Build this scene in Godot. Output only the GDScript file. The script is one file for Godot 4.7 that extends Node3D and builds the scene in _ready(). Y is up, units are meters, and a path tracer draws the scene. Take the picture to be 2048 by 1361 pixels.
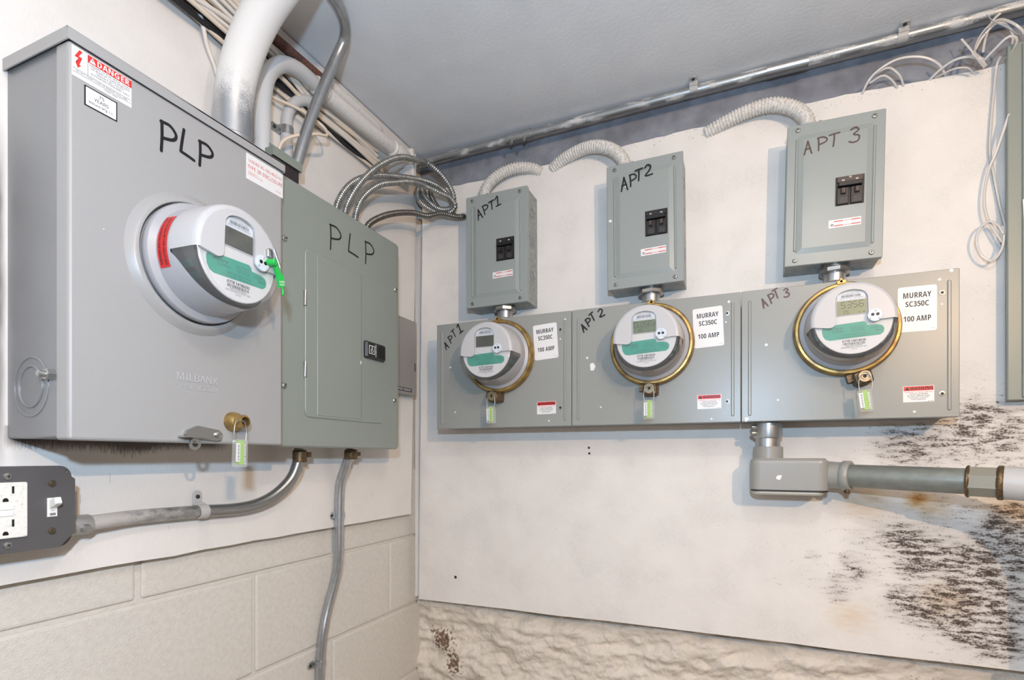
extends Node3D

const Y0 := 1.45            # camera height above the floor; wall heights below are given from here
var M := {}
var taken := {}
var rng := RandomNumberGenerator.new()
var sans: SystemFont
var bold: SystemFont
var group_id := 1

# ---------------------------------------------------------------- scene tree helpers
func numbered(n: String) -> String:
	if not taken.has(n):
		taken[n] = 0
		return n
	taken[n] += 1
	return "%s_%03d" % [n, taken[n]]

func tag(o: Node3D, label: String, category: String, group := "") -> Node3D:
	o.set_meta("label", label)
	o.set_meta("category", category)
	if group != "":
		o.set_meta("group", group)
	return o

func thing(called: String, label: String, category: String, xf: Transform3D, group := "") -> Node3D:
	var o := Node3D.new()
	o.name = numbered(called)
	add_child(o)
	o.transform = xf
	return tag(o, label, category, group)

func solo(called: String, label: String, category: String, st: SurfaceTool, m: Material, xf: Transform3D, group := "") -> MeshInstance3D:
	var o := MeshInstance3D.new()
	o.mesh = finish(st)
	o.material_override = m
	o.name = numbered(called)
	add_child(o)
	o.transform = xf
	tag(o, label, category, group)
	return o

func part(called: String, st: SurfaceTool, m: Material, parent: Node3D, at := Transform3D()) -> MeshInstance3D:
	return part_mesh(called, finish(st), m, parent, at)

func part_mesh(called: String, mesh: Mesh, m: Material, parent: Node3D, at := Transform3D()) -> MeshInstance3D:
	var o := MeshInstance3D.new()
	o.mesh = mesh
	o.material_override = m
	o.name = called
	parent.add_child(o, true)
	o.transform = at
	return o

func structure(called: String, st: SurfaceTool, m: Material) -> MeshInstance3D:
	var o := MeshInstance3D.new()
	o.mesh = finish(st)
	o.material_override = m
	o.name = called
	add_child(o)
	o.set_meta("kind", "structure")
	return o

func LW(s: float, y: float, o: float, tilt := 0.0) -> Transform3D:   # frame on the left wall: x to the right as seen, y up, z out of the wall
	return Transform3D(Basis(Vector3.UP, PI / 2) * Basis(Vector3.BACK, tilt), Vector3(o, Y0 + y, -s))

func RW(x: float, y: float, o: float, tilt := 0.0) -> Transform3D:
	return Transform3D(Basis(Vector3.BACK, tilt), Vector3(x, Y0 + y, o))

func AT(x: float, y: float, z := 0.0, tilt := 0.0) -> Transform3D:
	return Transform3D(Basis(Vector3.BACK, tilt), Vector3(x, y, z))

# ---------------------------------------------------------------- mesh helpers
func S() -> SurfaceTool:
	var st := SurfaceTool.new()
	st.begin(Mesh.PRIMITIVE_TRIANGLES)
	st.set_uv(Vector2.ZERO)
	st.set_smooth_group(-1)
	return st

func finish(st: SurfaceTool) -> ArrayMesh:
	st.generate_normals()
	return st.commit()

func tri(st: SurfaceTool, a: Vector3, b: Vector3, c: Vector3) -> void:   # counter-clockwise from outside
	st.add_vertex(a); st.add_vertex(c); st.add_vertex(b)

func quad(st: SurfaceTool, a: Vector3, b: Vector3, c: Vector3, d: Vector3) -> void:
	tri(st, a, b, c); tri(st, a, c, d)

func triuv(st: SurfaceTool, a: Vector3, b: Vector3, c: Vector3, ua: Vector2, ub: Vector2, uc: Vector2) -> void:
	st.set_uv(ua); st.add_vertex(a)
	st.set_uv(uc); st.add_vertex(c)
	st.set_uv(ub); st.add_vertex(b)

func quaduv(st: SurfaceTool, p: Array, u: Array) -> void:
	triuv(st, p[0], p[1], p[2], u[0], u[1], u[2])
	triuv(st, p[0], p[2], p[3], u[0], u[2], u[3])

func new_group(st: SurfaceTool) -> void:
	group_id += 1
	st.set_smooth_group(group_id)

func flat(st: SurfaceTool) -> void:
	st.set_smooth_group(-1)

func outline(w: float, h: float, r: float, inset: float) -> PackedVector2Array:
	var out := PackedVector2Array()
	var n := 1 if r < 0.0008 else (3 if r < 0.004 else 6)
	var hw := w / 2.0 - inset
	var hh := h / 2.0 - inset
	var rr: float = maxf(r - inset, 0.0)
	for q in 4:
		var c: Vector2 = Vector2(hw - rr, hh - rr) * [Vector2(1, -1), Vector2(1, 1), Vector2(-1, 1), Vector2(-1, -1)][q]
		for k in n + 1:
			if n == 1 and k == 1:
				continue
			var a := -PI / 2 + q * PI / 2 + (PI / 2) * k / n if n > 1 else 0.0
			if n > 1:
				out.append(c + Vector2(cos(a), sin(a)) * rr)
			else:
				out.append(c + rr * [Vector2(1, -1), Vector2(1, 1), Vector2(-1, 1), Vector2(-1, -1)][q])
	return out

# a rounded rectangle lofted through rings of (inset, z), from the back to the front
func loft(st: SurfaceTool, cx: float, cy: float, w: float, h: float, r: float, rings: Array, back := true, front := true) -> void:
	flat(st)
	var loops := []
	for g in rings:
		var l := PackedVector3Array()
		for p in outline(w, h, r, g[0]):
			l.append(Vector3(cx + p.x, cy + p.y, g[1]))
		loops.append(l)
	for i in loops.size() - 1:
		var a: PackedVector3Array = loops[i]
		var b: PackedVector3Array = loops[i + 1]
		for j in a.size():
			var k := (j + 1) % a.size()
			quad(st, a[j], a[k], b[k], b[j])
	var n: int = loops[0].size()
	if front:
		var f: PackedVector3Array = loops[-1]
		for j in range(1, n - 1):
			tri(st, f[0], f[j], f[j + 1])
	if back:
		var f: PackedVector3Array = loops[0]
		for j in range(1, n - 1):
			tri(st, f[0], f[j + 1], f[j])

func plate(st: SurfaceTool, cx: float, cy: float, w: float, h: float, r: float, z0: float, z1: float, b := 0.0008) -> void:
	loft(st, cx, cy, w, h, r, [[0.0, z0], [0.0, z1 - b], [b, z1]])

func sheet(st: SurfaceTool, cx: float, cy: float, w: float, h: float, r := 0.001, z := 0.0003) -> void:   # a sticker: thin, flat
	loft(st, cx, cy, w, h, r, [[0.0, 0.0], [0.0, z]], false)

func lathe(st: SurfaceTool, prof: Array, segs := 40, a0 := 0.0, a1 := TAU, xf := Transform3D()) -> void:
	var sharp := []
	for i in prof.size() - 1:
		var d: Vector2 = (prof[i + 1] - prof[i]).normalized()
		if segs <= 8:
			flat(st)
		elif i == 0 or d.dot((prof[i] - prof[i - 1]).normalized()) < 0.8:
			new_group(st)
		for j in segs:
			var p := []
			for e in [[i, j], [i, j + 1], [i + 1, j + 1], [i + 1, j]]:
				var a: float = a0 + (a1 - a0) * e[1] / segs
				var v: Vector2 = prof[e[0]]
				p.append(xf * Vector3(v.x * cos(a), v.x * sin(a), v.y))
			if prof[i].x < 0.00001:
				tri(st, p[0], p[2], p[3])
			elif prof[i + 1].x < 0.00001:
				tri(st, p[0], p[1], p[2])
			else:
				quad(st, p[0], p[1], p[2], p[3])
	flat(st)

func poly(st: SurfaceTool, pts: PackedVector2Array, z0: float, z1: float, back := false) -> void:   # pts counter-clockwise
	flat(st)
	var ix := Geometry2D.triangulate_polygon(pts)
	for i in range(0, ix.size(), 3):
		var a := pts[ix[i]]; var b := pts[ix[i + 1]]; var c := pts[ix[i + 2]]
		if (b - a).cross(c - a) < 0:
			var t := b; b = c; c = t
		tri(st, Vector3(a.x, a.y, z1), Vector3(b.x, b.y, z1), Vector3(c.x, c.y, z1))
		if back:
			tri(st, Vector3(a.x, a.y, z0), Vector3(c.x, c.y, z0), Vector3(b.x, b.y, z0))
	for i in pts.size():
		var a := pts[i]; var b := pts[(i + 1) % pts.size()]
		quad(st, Vector3(a.x, a.y, z0), Vector3(b.x, b.y, z0), Vector3(b.x, b.y, z1), Vector3(a.x, a.y, z1))

func box(st: SurfaceTool, c: Vector3, s: Vector3, xf := Transform3D()) -> void:
	flat(st)
	var v := []
	for i in 8:
		v.append(xf * (c + s * Vector3((i & 1) - 0.5, ((i >> 1) & 1) - 0.5, ((i >> 2) & 1) - 0.5)))
	for f in [[4, 5, 7, 6], [1, 0, 2, 3], [5, 1, 3, 7], [0, 4, 6, 2], [6, 7, 3, 2], [0, 1, 5, 4]]:
		quad(st, v[f[0]], v[f[1]], v[f[2]], v[f[3]])

func smooth_path(p: Array, step := 0.01) -> PackedVector3Array:   # Catmull-Rom through the points, evenly spaced
	var c := Curve3D.new()
	c.bake_interval = 0.002
	for i in p.size():
		var prev: Vector3 = p[maxi(i - 1, 0)]
		var next: Vector3 = p[mini(i + 1, p.size() - 1)]
		var t: Vector3 = (next - prev) / 6.0
		c.add_point(p[i], -t, t)
	var out := PackedVector3Array()
	var n := maxi(2, int(c.get_baked_length() / step))
	for i in n + 1:
		out.append(c.sample_baked(c.get_baked_length() * i / n, true))
	return out

func tube(st: SurfaceTool, p: PackedVector3Array, r: float, sides := 12, radii := PackedFloat32Array(), squash := 1.0, caps := true, up := Vector3(0.13, 0.2, 0.97), facets := false) -> void:
	var rings := []
	var n := p.size()
	var len_ := 0.0
	var total := 0.0
	for i in n - 1:
		total += p[i].distance_to(p[i + 1])
	var prev_t := (p[1] - p[0]).normalized()
	var u := (up - prev_t * up.dot(prev_t)).normalized()
	for i in n:
		var t := (p[mini(i + 1, n - 1)] - p[maxi(i - 1, 0)]).normalized()
		u = (u - t * u.dot(t)).normalized()
		var w := t.cross(u)
		var ring := PackedVector3Array()
		var rr: float = radii[i] if radii.size() else r
		for j in sides:
			var a := TAU * j / sides
			ring.append(p[i] + u * cos(a) * rr * squash + w * sin(a) * rr)
		if i > 0:
			len_ += p[i].distance_to(p[i - 1])
		rings.append([ring, len_ / total])
	if facets:
		flat(st)
	else:
		new_group(st)
	for i in n - 1:
		var a: PackedVector3Array = rings[i][0]
		var b: PackedVector3Array = rings[i + 1][0]
		for j in sides:
			var k := (j + 1) % sides
			var ua := Vector2(float(j) / sides, rings[i][1])
			var ub := Vector2(float(j + 1) / sides, rings[i][1])
			var uc := Vector2(float(j + 1) / sides, rings[i + 1][1])
			var ud := Vector2(float(j) / sides, rings[i + 1][1])
			quaduv(st, [a[j], a[k], b[k], b[j]], [ua, ub, uc, ud])
	flat(st)
	if caps:
		for e in [[0, true], [n - 1, false]]:
			var ring: PackedVector3Array = rings[e[0]][0]
			for j in range(1, sides - 1):
				if e[1]:
					tri(st, ring[0], ring[j + 1], ring[j])
				else:
					tri(st, ring[0], ring[j], ring[j + 1])

func ridged(st: SurfaceTool, pts: Array, r: float, pitch: float, depth: float, sides := 14) -> void:   # corrugated metal hose
	var p := smooth_path(pts, pitch / 4.0)
	var rad := PackedFloat32Array()
	for i in p.size():
		rad.append(r - depth * [0.0, 0.15, 1.0, 0.55][i % 4])
	tube(st, p, r, sides, rad)

func straight(a: Vector3, b: Vector3, n := 1) -> PackedVector3Array:
	var out := PackedVector3Array()
	for i in n + 1:
		out.append(a.lerp(b, float(i) / n))
	return out

# flat pen stroke along points, in the plane z
func stroke(st: SurfaceTool, pts: Array, w: float, z: float, sharp := false) -> void:
	flat(st)
	var p := PackedVector2Array()
	if sharp or pts.size() < 3:
		for q in pts:
			p.append(q)
	else:
		var v := []
		for q in pts:
			v.append(Vector3(q.x, q.y, 0))
		for q in smooth_path(v, w * 0.5):
			p.append(Vector2(q.x, q.y))
	var lft := PackedVector2Array(); var rgt := PackedVector2Array()
	for i in p.size():
		var d := (p[mini(i + 1, p.size() - 1)] - p[maxi(i - 1, 0)]).normalized()
		var n := Vector2(-d.y, d.x) * w / 2.0
		lft.append(p[i] + n); rgt.append(p[i] - n)
	for i in p.size() - 1:
		quad(st, _v(rgt[i], z), _v(rgt[i + 1], z), _v(lft[i + 1], z), _v(lft[i], z))
	if not sharp:
		for e in [[0, 1], [p.size() - 1, p.size() - 2]]:
			var c := p[e[0]]
			var a0 := (c - p[e[1]]).angle() - PI / 2
			for k in 6:
				var a := a0 + PI * k / 6; var b := a0 + PI * (k + 1) / 6
				tri(st, _v(c, z), _v(c + Vector2(cos(a), sin(a)) * w / 2, z), _v(c + Vector2(cos(b), sin(b)) * w / 2, z))

func _v(p: Vector2, z: float) -> Vector3:
	return Vector3(p.x, p.y, z)

const HAND := {
	"P": [[[0, 1], [0.02, 0.5], [0, 0]], [[-0.04, 0.97], [0.35, 1.0], [0.62, 0.8], [0.5, 0.58], [0.03, 0.45]]],
	"L": [[[0.12, 1], [0.06, 0.5], [0.02, 0.04]], [[0.02, 0.04], [0.3, 0.02], [0.6, -0.02]]],
	"A": [[[0, 0], [0.16, 0.5], [0.3, 1]], [[0.3, 1], [0.42, 0.5], [0.55, 0.02]], [[0.08, 0.4], [0.48, 0.42]]],
	"T": [[[0.3, 0.98], [0.28, 0.5], [0.22, 0]], [[0, 0.95], [0.3, 1.0], [0.62, 1.02]]],
	"1": [[[0.05, 0.78], [0.3, 1.02], [0.26, 0.5], [0.2, 0.02]], [[0.0, 0.0], [0.25, 0.02], [0.52, 0.04]]],
	"2": [[[0.03, 0.8], [0.25, 1.02], [0.5, 0.82], [0.36, 0.45], [0.02, 0.06], [0.3, 0.02], [0.62, 0.06]]],
	"3": [[[0.08, 0.9], [0.34, 1.02], [0.52, 0.82], [0.24, 0.56], [0.54, 0.42], [0.5, 0.1], [0.22, 0.0], [0.0, 0.1]]],
}

func hand(st: SurfaceTool, ch: String, at: Vector2, h: float, w: float, turn: float, pen: float, z: float) -> void:
	var lift := 0.0
	for s in HAND[ch]:
		lift += 0.00005
		var pts := []
		for q in s:
			pts.append(at + (Vector2(q[0] * w, q[1] * h)).rotated(turn))
		stroke(st, pts, pen, z + lift)

# printed lettering: the glyphs of a font, laid flat
var glyphs := {}
func txt(st: SurfaceTool, s: String, x: float, y: float, h: float, z: float, wmax := 0.0, align := 0, heavy := false, turn := 0.0, bend := 0.0) -> void:
	var key := s + ("|b" if heavy else "|r")
	if not glyphs.has(key):
		var tm := TextMesh.new()
		tm.font = bold if heavy else sans
		tm.font_size = 24
		tm.pixel_size = 0.01
		tm.depth = 0.0
		tm.curve_step = 2.5
		tm.text = s
		tm.horizontal_alignment = HORIZONTAL_ALIGNMENT_LEFT
		var arr := tm.surface_get_arrays(0)
		glyphs[key] = [arr[Mesh.ARRAY_VERTEX], arr[Mesh.ARRAY_INDEX]]
	var vs: PackedVector3Array = glyphs[key][0]
	var ix: PackedInt32Array = glyphs[key][1]
	if vs.is_empty():
		return
	var lo := vs[0]; var hi := vs[0]
	for v in vs:
		lo = lo.min(v); hi = hi.max(v)
	var k := h / (hi.y - lo.y)
	var kx := k
	if wmax > 0.0:
		kx = wmax / (hi.x - lo.x)
	var shift := [0.0, 0.5, 1.0][align] * (hi.x - lo.x) * kx as float
	flat(st)
	for i in range(0, ix.size(), 3):
		var t := []
		for e in 3:
			var v := vs[ix[i + e]]
			var q := Vector2((v.x - lo.x) * kx - shift, (v.y - lo.y) * k).rotated(turn) + Vector2(x, y)
			if bend > 0.0:   # wrapped round a drum: x is an angle's arc, y the height along the axis
				t.append(Vector3(cos(q.x / bend) * bend, sin(q.x / bend) * bend, q.y))
			else:
				t.append(Vector3(q.x, q.y, z))
		if bend == 0.0 and (t[1] - t[0]).cross(t[2] - t[0]).z < 0:
			tri(st, t[0], t[2], t[1])
		else:
			tri(st, t[0], t[1], t[2])

func barcode(st: SurfaceTool, cx: float, cy: float, w: float, h: float, z: float, n: int, seed_: int) -> void:
	flat(st)
	rng.seed = seed_
	var x := cx - w / 2
	var u := w / (n * 2.0)
	for i in n:
		var bw := u * rng.randf_range(0.55, 1.5)
		quad(st, Vector3(x, cy - h / 2, z), Vector3(x + bw, cy - h / 2, z), Vector3(x + bw, cy + h / 2, z), Vector3(x, cy + h / 2, z))
		x += u * 2.0

const SEG := {"0": "abcdef", "1": "bc", "2": "abged", "3": "abgcd", "5": "afgcd", "6": "afgedc", "9": "abfgcd", "C": "afed", "L": "fed", "O": "abcdef", "S": "afgcd", "E": "afged", "d": "bcdeg", "8": "abcdefg", "r": "eg"}
func lcd_digits(st: SurfaceTool, s: String, x: float, y: float, w: float, h: float, gap: float, z: float, pen: float) -> void:
	for ch in s:
		if SEG.has(ch):
			for g in SEG[ch]:
				var sk := h * 0.08
				var q: Array = {"a": [0, 1, 1, 1], "b": [1, 1, 1, 0.5], "c": [1, 0.5, 1, 0], "d": [0, 0, 1, 0], "e": [0, 0, 0, 0.5], "f": [0, 0.5, 0, 1], "g": [0, 0.5, 1, 0.5]}[g]
				var a := Vector2(x + q[0] * w + q[1] * sk, y + q[1] * h); var b := Vector2(x + q[2] * w + q[3] * sk, y + q[3] * h)
				var d := (b - a).normalized() * pen * 0.6
				stroke(st, [a + d, b - d], pen, z, true)
		x += w + gap

# ---------------------------------------------------------------- materials
func noise(freq: float, octaves := 4, seed_ := 1, kind := FastNoiseLite.TYPE_SIMPLEX_SMOOTH) -> FastNoiseLite:
	var n := FastNoiseLite.new()
	n.noise_type = kind
	n.frequency = freq
	n.seed = seed_
	n.fractal_octaves = octaves
	return n

func noise_tex(freq: float, octaves: int, seed_: int, normal := 0.0, size := 512) -> NoiseTexture2D:
	var t := NoiseTexture2D.new()
	t.width = size; t.height = size
	t.seamless = true
	t.noise = noise(freq, octaves, seed_)
	if normal > 0.0:
		t.as_normal_map = true
		t.bump_strength = normal
	return t

func ramp_tex(freq: float, octaves: int, seed_: int, stops: Array, size := 512) -> NoiseTexture2D:
	var t := noise_tex(freq, octaves, seed_, 0.0, size)
	var g := Gradient.new()
	var offs := PackedFloat32Array(); var cols := PackedColorArray()
	for s in stops:
		offs.append(s[0]); cols.append(s[1])
	g.offsets = offs; g.colors = cols
	t.color_ramp = g
	return t

func c8(r: int, g: int, b: int) -> Color:
	return Color8(r, g, b)

func mat(c: Color, rough := 0.5, metal := 0.0, spec := 0.5) -> StandardMaterial3D:
	var m := StandardMaterial3D.new()
	m.albedo_color = c
	m.roughness = rough
	m.metallic = metal
	m.metallic_specular = spec
	return m

func bumpy(m: StandardMaterial3D, t: Texture2D, scale: float, strength: float) -> StandardMaterial3D:
	m.normal_enabled = true
	m.normal_texture = t
	m.normal_scale = strength
	m.uv1_triplanar = true
	m.uv1_scale = Vector3.ONE * scale
	return m

func mottled(m: StandardMaterial3D, t: Texture2D) -> StandardMaterial3D:
	m.albedo_texture = t
	return m

func bytes_of(n: FastNoiseLite, w: int, h: int, iw: int, ih: int) -> PackedByteArray:   # noise made small one way and stretched, so that it runs in streaks
	var im := n.get_image(iw, ih, false, false, true)
	im.convert(Image.FORMAT_L8)
	if iw != w or ih != h:
		im.resize(w, h, Image.INTERPOLATE_CUBIC)
	return im.get_data()

# white plywood with mould: mapped over 1.6 m by 1.2 m, its top left corner at (0, 0.76)
func right_board_texture() -> ImageTexture:
	var w := 1600; var h := 1200
	var blobs := [[1.14, 0.04, 0.055, 0.5], [1.15, 0.0, 0.055, 0.42], [1.26, 0.04, 0.04, 0.45], [1.26, 0.09, 0.035, 0.4], [1.31, -0.12, 0.03, 1.15], [1.33, -0.16, 0.03, 1.1], [1.14, -0.16, 0.022, 0.75], [1.17, -0.19, 0.028, 0.9], [1.205, -0.2, 0.023, 0.75], [0.98, -0.21, 0.014, 0.45], [1.05, -0.215, 0.016, 0.55], [1.07, -0.24, 0.018, 0.62], [1.03, -0.26, 0.022, 0.42], [1.03, -0.29, 0.017, 0.5], [1.15, -0.225, 0.016, 0.62], [1.14, -0.28, 0.021, 0.68], [1.213, -0.283, 0.026, 1.05], [1.305, -0.285, 0.028, 1.1], [1.235, -0.335, 0.024, 0.85], [1.295, -0.355, 0.03, 0.9], [1.14, -0.31, 0.026, 0.4], [1.26, -0.2, 0.026, 0.8], [1.295, -0.175, 0.026, 0.85], [1.18, -0.31, 0.03, 0.45], [1.26, -0.25, 0.045, 0.5], [1.08, -0.16, 0.036, 0.32], [1.2, -0.1, 0.06, 0.3], [0.95, -0.27, 0.05, 0.25], [1.40, -0.15, 0.06, 0.8], [1.45, 0.0, 0.09, 0.7], [1.12, -0.2, 0.10, 0.22], [1.25, -0.31, 0.08, 0.2], [1.28, 0.06, 0.08, 0.42], [1.3, -0.22, 0.06, 0.2]]
	var rust := [[1.165, -0.085, 0.014, 0.8], [1.08, -0.085, 0.035, 0.35], [1.19, -0.1, 0.02, 0.4], [1.31, -0.11, 0.025, 0.4], [1.21, -0.28, 0.03, 0.3], [1.05, -0.33, 0.03, 0.2]]
	var fine := bytes_of(noise(0.42, 3, 11), w, h, w / 4, h)
	var mid := bytes_of(noise(0.09, 4, 12), w, h, w / 4, h)
	var big := bytes_of(noise(0.007, 4, 13), w, h, w, h)
	var speck := bytes_of(noise(0.22, 2, 14), w, h, w, h)
	var out := PackedByteArray()
	out.resize(w * h * 3)
	# mould density on a coarse grid, 10 mm
	var gw := w / 8; var gh := h / 8
	var dens := PackedFloat32Array(); dens.resize(gw * gh)
	var rusty := PackedFloat32Array(); rusty.resize(gw * gh)
	for gy in gh:
		for gx in gw:
			var x := gx * 0.008; var y := 0.76 - gy * 0.008
			var d := 0.0; var r := 0.0
			for b in blobs:
				var e: float = ((x - b[0]) * (x - b[0]) * 0.55 + (y - b[1]) * (y - b[1])) / (b[2] * b[2])
				if e < 6.0:
					d += b[3] * exp(-e)
			for b in rust:
				var e: float = ((x - b[0]) * (x - b[0]) * 0.6 + (y - b[1]) * (y - b[1])) / (b[2] * b[2])
				if e < 6.0:
					r += b[3] * exp(-e)
			d += 0.21 * smoothstep(0.98, 1.3, x) * smoothstep(0.25, 0.0, y)
			d += 0.1 * smoothstep(0.93, 0.99, x) * smoothstep(-0.02, -0.2, y)
			dens[gy * gw + gx] = d
			rusty[gy * gw + gx] = r
	for py in h:
		var yy := 0.76 - py * 0.001
		for px in w:
			var i := py * w + px
			var gx := px >> 3; var gy := py >> 3
			var fx := (px & 7) / 8.0; var fy := (py & 7) / 8.0
			var g0 := gy * gw + gx
			var d: float
			var r := rusty[g0]
			if gx < gw - 1 and gy < gh - 1:
				d = lerpf(lerpf(dens[g0], dens[g0 + 1], fx), lerpf(dens[g0 + gw], dens[g0 + gw + 1], fx), fy)
				r = lerpf(lerpf(rusty[g0], rusty[g0 + 1], fx), lerpf(rusty[g0 + gw], rusty[g0 + gw + 1], fx), fy)
			else:
				d = dens[g0]
			var f := fine[i] / 255.0; var m := mid[i] / 255.0; var b := big[i] / 255.0; var s := speck[i] / 255.0
			var white := 0.985 + 0.05 * (b - 0.5) + 0.025 * (f - 0.5)
			white -= 0.02 * smoothstep(0.42, 0.28, b) * smoothstep(0.5, 0.3, f)
			if s < 0.055 and m < 0.42:          # small dark nicks
				white -= 0.4
			var q := 0.36 * f + 0.24 * s + 0.40 * m
			var k := clampf((q - 0.735 + 0.25 * minf(d, 1.15)) * 4.5, 0.0, 1.0) * smoothstep(0.05, 0.2, d)
			k = clampf(k * (0.55 + 0.45 * minf(d, 1.0)) + 0.34 * smoothstep(0.3, 1.0, d) * m * (0.5 + b), 0.0, 0.94)
			var rr := r * (0.35 + 0.9 * m)
			var cr := 231.0 * white; var cg := 227.0 * white; var cb := 222.0 * white
			cr = lerpf(cr, 168, clampf(rr * 0.9, 0, 0.8)); cg = lerpf(cg, 112, clampf(rr, 0, 0.85)); cb = lerpf(cb, 50, clampf(rr * 1.1, 0, 0.9))
			cr = lerpf(cr, 54, k); cg = lerpf(cg, 43, k); cb = lerpf(cb, 37, k)
			if yy > 0.728 and s < 0.17 and m < 0.5:   # chipped top edge
				cr *= 0.55; cg *= 0.52; cb *= 0.5
			out[i * 3] = int(clampf(cr, 0, 255)); out[i * 3 + 1] = int(clampf(cg, 0, 255)); out[i * 3 + 2] = int(clampf(cb, 0, 255))
	return ImageTexture.create_from_image(Image.create_from_data(w, h, false, Image.FORMAT_RGB8, out))

# white paint over rubble, flaked to brown: mapped over 1.75 m by 1.13 m, its top left corner at (-0.02, -0.32)
func stone_texture() -> ImageTexture:
	var w := 875; var h := 565
	var fine := bytes_of(noise(0.16, 4, 71), w, h, w, h)
	var big := bytes_of(noise(0.012, 4, 72), w, h, w, h)
	var out := PackedByteArray()
	out.resize(w * h * 3)
	var blobs := [[0.055, -0.52, 0.035, 1.0], [0.10, -0.585, 0.03, 0.9], [0.075, -0.56, 0.05, 0.35], [0.27, -0.545, 0.05, 0.3], [0.02, -0.50, 0.012, 0.5], [0.42, -0.575, 0.03, 0.45], [1.25, -0.47, 0.10, 0.45], [0.9, -0.60, 0.08, 0.4], [1.1, -0.52, 0.06, 0.35]]
	for py in h:
		for px in w:
			var i := py * w + px
			var x := -0.02 + px * 0.002; var y := -0.32 - py * 0.002
			var d := 0.0
			for b in blobs:
				var e: float = ((x - b[0]) * (x - b[0]) + (y - b[1]) * (y - b[1])) / (b[2] * b[2])
				if e < 6.0:
					d += b[3] * exp(-e)
			var f := fine[i] / 255.0; var g := big[i] / 255.0
			var k := clampf((f * 0.75 + g * 0.25 - 0.86 + 0.46 * d) * 7.0, 0.0, 0.9)
			out[i * 3] = int(lerpf(214 + 10 * g, 104, k)); out[i * 3 + 1] = int(lerpf(205 + 11 * g, 80, k)); out[i * 3 + 2] = int(lerpf(192 + 13 * g, 62, k))
	return ImageTexture.create_from_image(Image.create_from_data(w, h, false, Image.FORMAT_RGB8, out))

# white plywood with an upright grain: mapped over 1.2 m by 1.1 m, its top left corner at (-1.2, 0.9)
func left_board_texture() -> ImageTexture:
	var w := 1200; var h := 1100
	var fine := bytes_of(noise(0.45, 2, 21), w, h, w, h / 7)
	var mid := bytes_of(noise(0.05, 3, 22), w, h, w, h / 5)
	var crack := bytes_of(noise(0.3, 1, 23), w, h, w, h / 22)
	var big := bytes_of(noise(0.008, 4, 24), w, h, w, h)
	var speck := bytes_of(noise(0.2, 2, 25), w, h, w, h)
	var out := PackedByteArray()
	out.resize(w * h * 3)
	for py in h:
		var y := 0.9 - py * 0.001
		for px in w:
			var i := py * w + px
			var x := -1.2 + px * 0.001
			var f := fine[i] / 255.0; var m := mid[i] / 255.0; var b := big[i] / 255.0; var s := speck[i] / 255.0; var c := crack[i] / 255.0
			var white := 0.985 + 0.04 * (b - 0.5) + 0.025 * (f - 0.5)
			if c < 0.05 and b < 0.5 and y < 0.02:
				white -= 0.16
			if s < 0.04 and m < 0.4:
				white -= 0.45
			var k := 0.0
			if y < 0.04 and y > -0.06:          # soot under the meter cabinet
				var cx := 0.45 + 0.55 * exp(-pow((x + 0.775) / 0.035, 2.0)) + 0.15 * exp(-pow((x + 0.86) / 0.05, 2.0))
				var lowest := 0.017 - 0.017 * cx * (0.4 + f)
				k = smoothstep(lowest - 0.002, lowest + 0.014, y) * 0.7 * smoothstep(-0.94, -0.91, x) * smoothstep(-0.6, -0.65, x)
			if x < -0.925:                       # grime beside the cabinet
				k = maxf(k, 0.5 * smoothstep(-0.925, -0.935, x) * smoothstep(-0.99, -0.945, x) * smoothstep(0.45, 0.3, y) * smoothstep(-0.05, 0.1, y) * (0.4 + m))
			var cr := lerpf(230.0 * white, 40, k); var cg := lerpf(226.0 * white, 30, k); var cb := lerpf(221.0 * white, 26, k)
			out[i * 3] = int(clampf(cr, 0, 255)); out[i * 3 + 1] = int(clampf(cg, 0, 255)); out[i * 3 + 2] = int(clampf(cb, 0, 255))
	return ImageTexture.create_from_image(Image.create_from_data(w, h, false, Image.FORMAT_RGB8, out))

# overspray: bare metal at the foot of a pipe (v = 0), white paint at its far end; returns [albedo, orm]
func overspray(from_v: float, to_v: float, bare: Color, paint: Color, seed_: int, w := 256, h := 768, mix_ := 1.0, patch := 0.08) -> Array:
	var n := bytes_of(noise(0.35, 2, seed_), w, h, w, h)
	var b := bytes_of(noise(0.02, 3, seed_ + 1), w, h, w, h)
	var a := PackedByteArray(); a.resize(w * h * 3)
	var o := PackedByteArray(); o.resize(w * h * 3)
	for y in h:
		for x in w:
			var i := y * w + x
			var v := float(y) / h
			var k := smoothstep(from_v, to_v, v + patch * (b[i] / 255.0 - 0.5)) * 1.25 - 0.12
			k = clampf((k + (n[i] / 255.0 - 0.5) * 0.75 - 0.35) * 3.5, 0.0, 1.0) * mix_
			a[i * 3] = int(lerpf(bare.r8, paint.r8, k)); a[i * 3 + 1] = int(lerpf(bare.g8, paint.g8, k)); a[i * 3 + 2] = int(lerpf(bare.b8, paint.b8, k))
			o[i * 3] = 255
			o[i * 3 + 1] = int(lerpf(95, 165, k) + 30 * (b[i] / 255.0 - 0.5))
			o[i * 3 + 2] = int(lerpf(215, 0, k))
	return [ImageTexture.create_from_image(Image.create_from_data(w, h, false, Image.FORMAT_RGB8, a)), ImageTexture.create_from_image(Image.create_from_data(w, h, false, Image.FORMAT_RGB8, o))]

func sprayed(pair: Array) -> ORMMaterial3D:
	var m := ORMMaterial3D.new()
	m.albedo_texture = pair[0]
	m.orm_texture = pair[1]
	return m

func pane(c: Color, alpha: float, rough := 0.06) -> StandardMaterial3D:
	var m := mat(Color(c, alpha), rough)
	m.transparency = BaseMaterial3D.TRANSPARENCY_ALPHA
	return m

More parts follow.
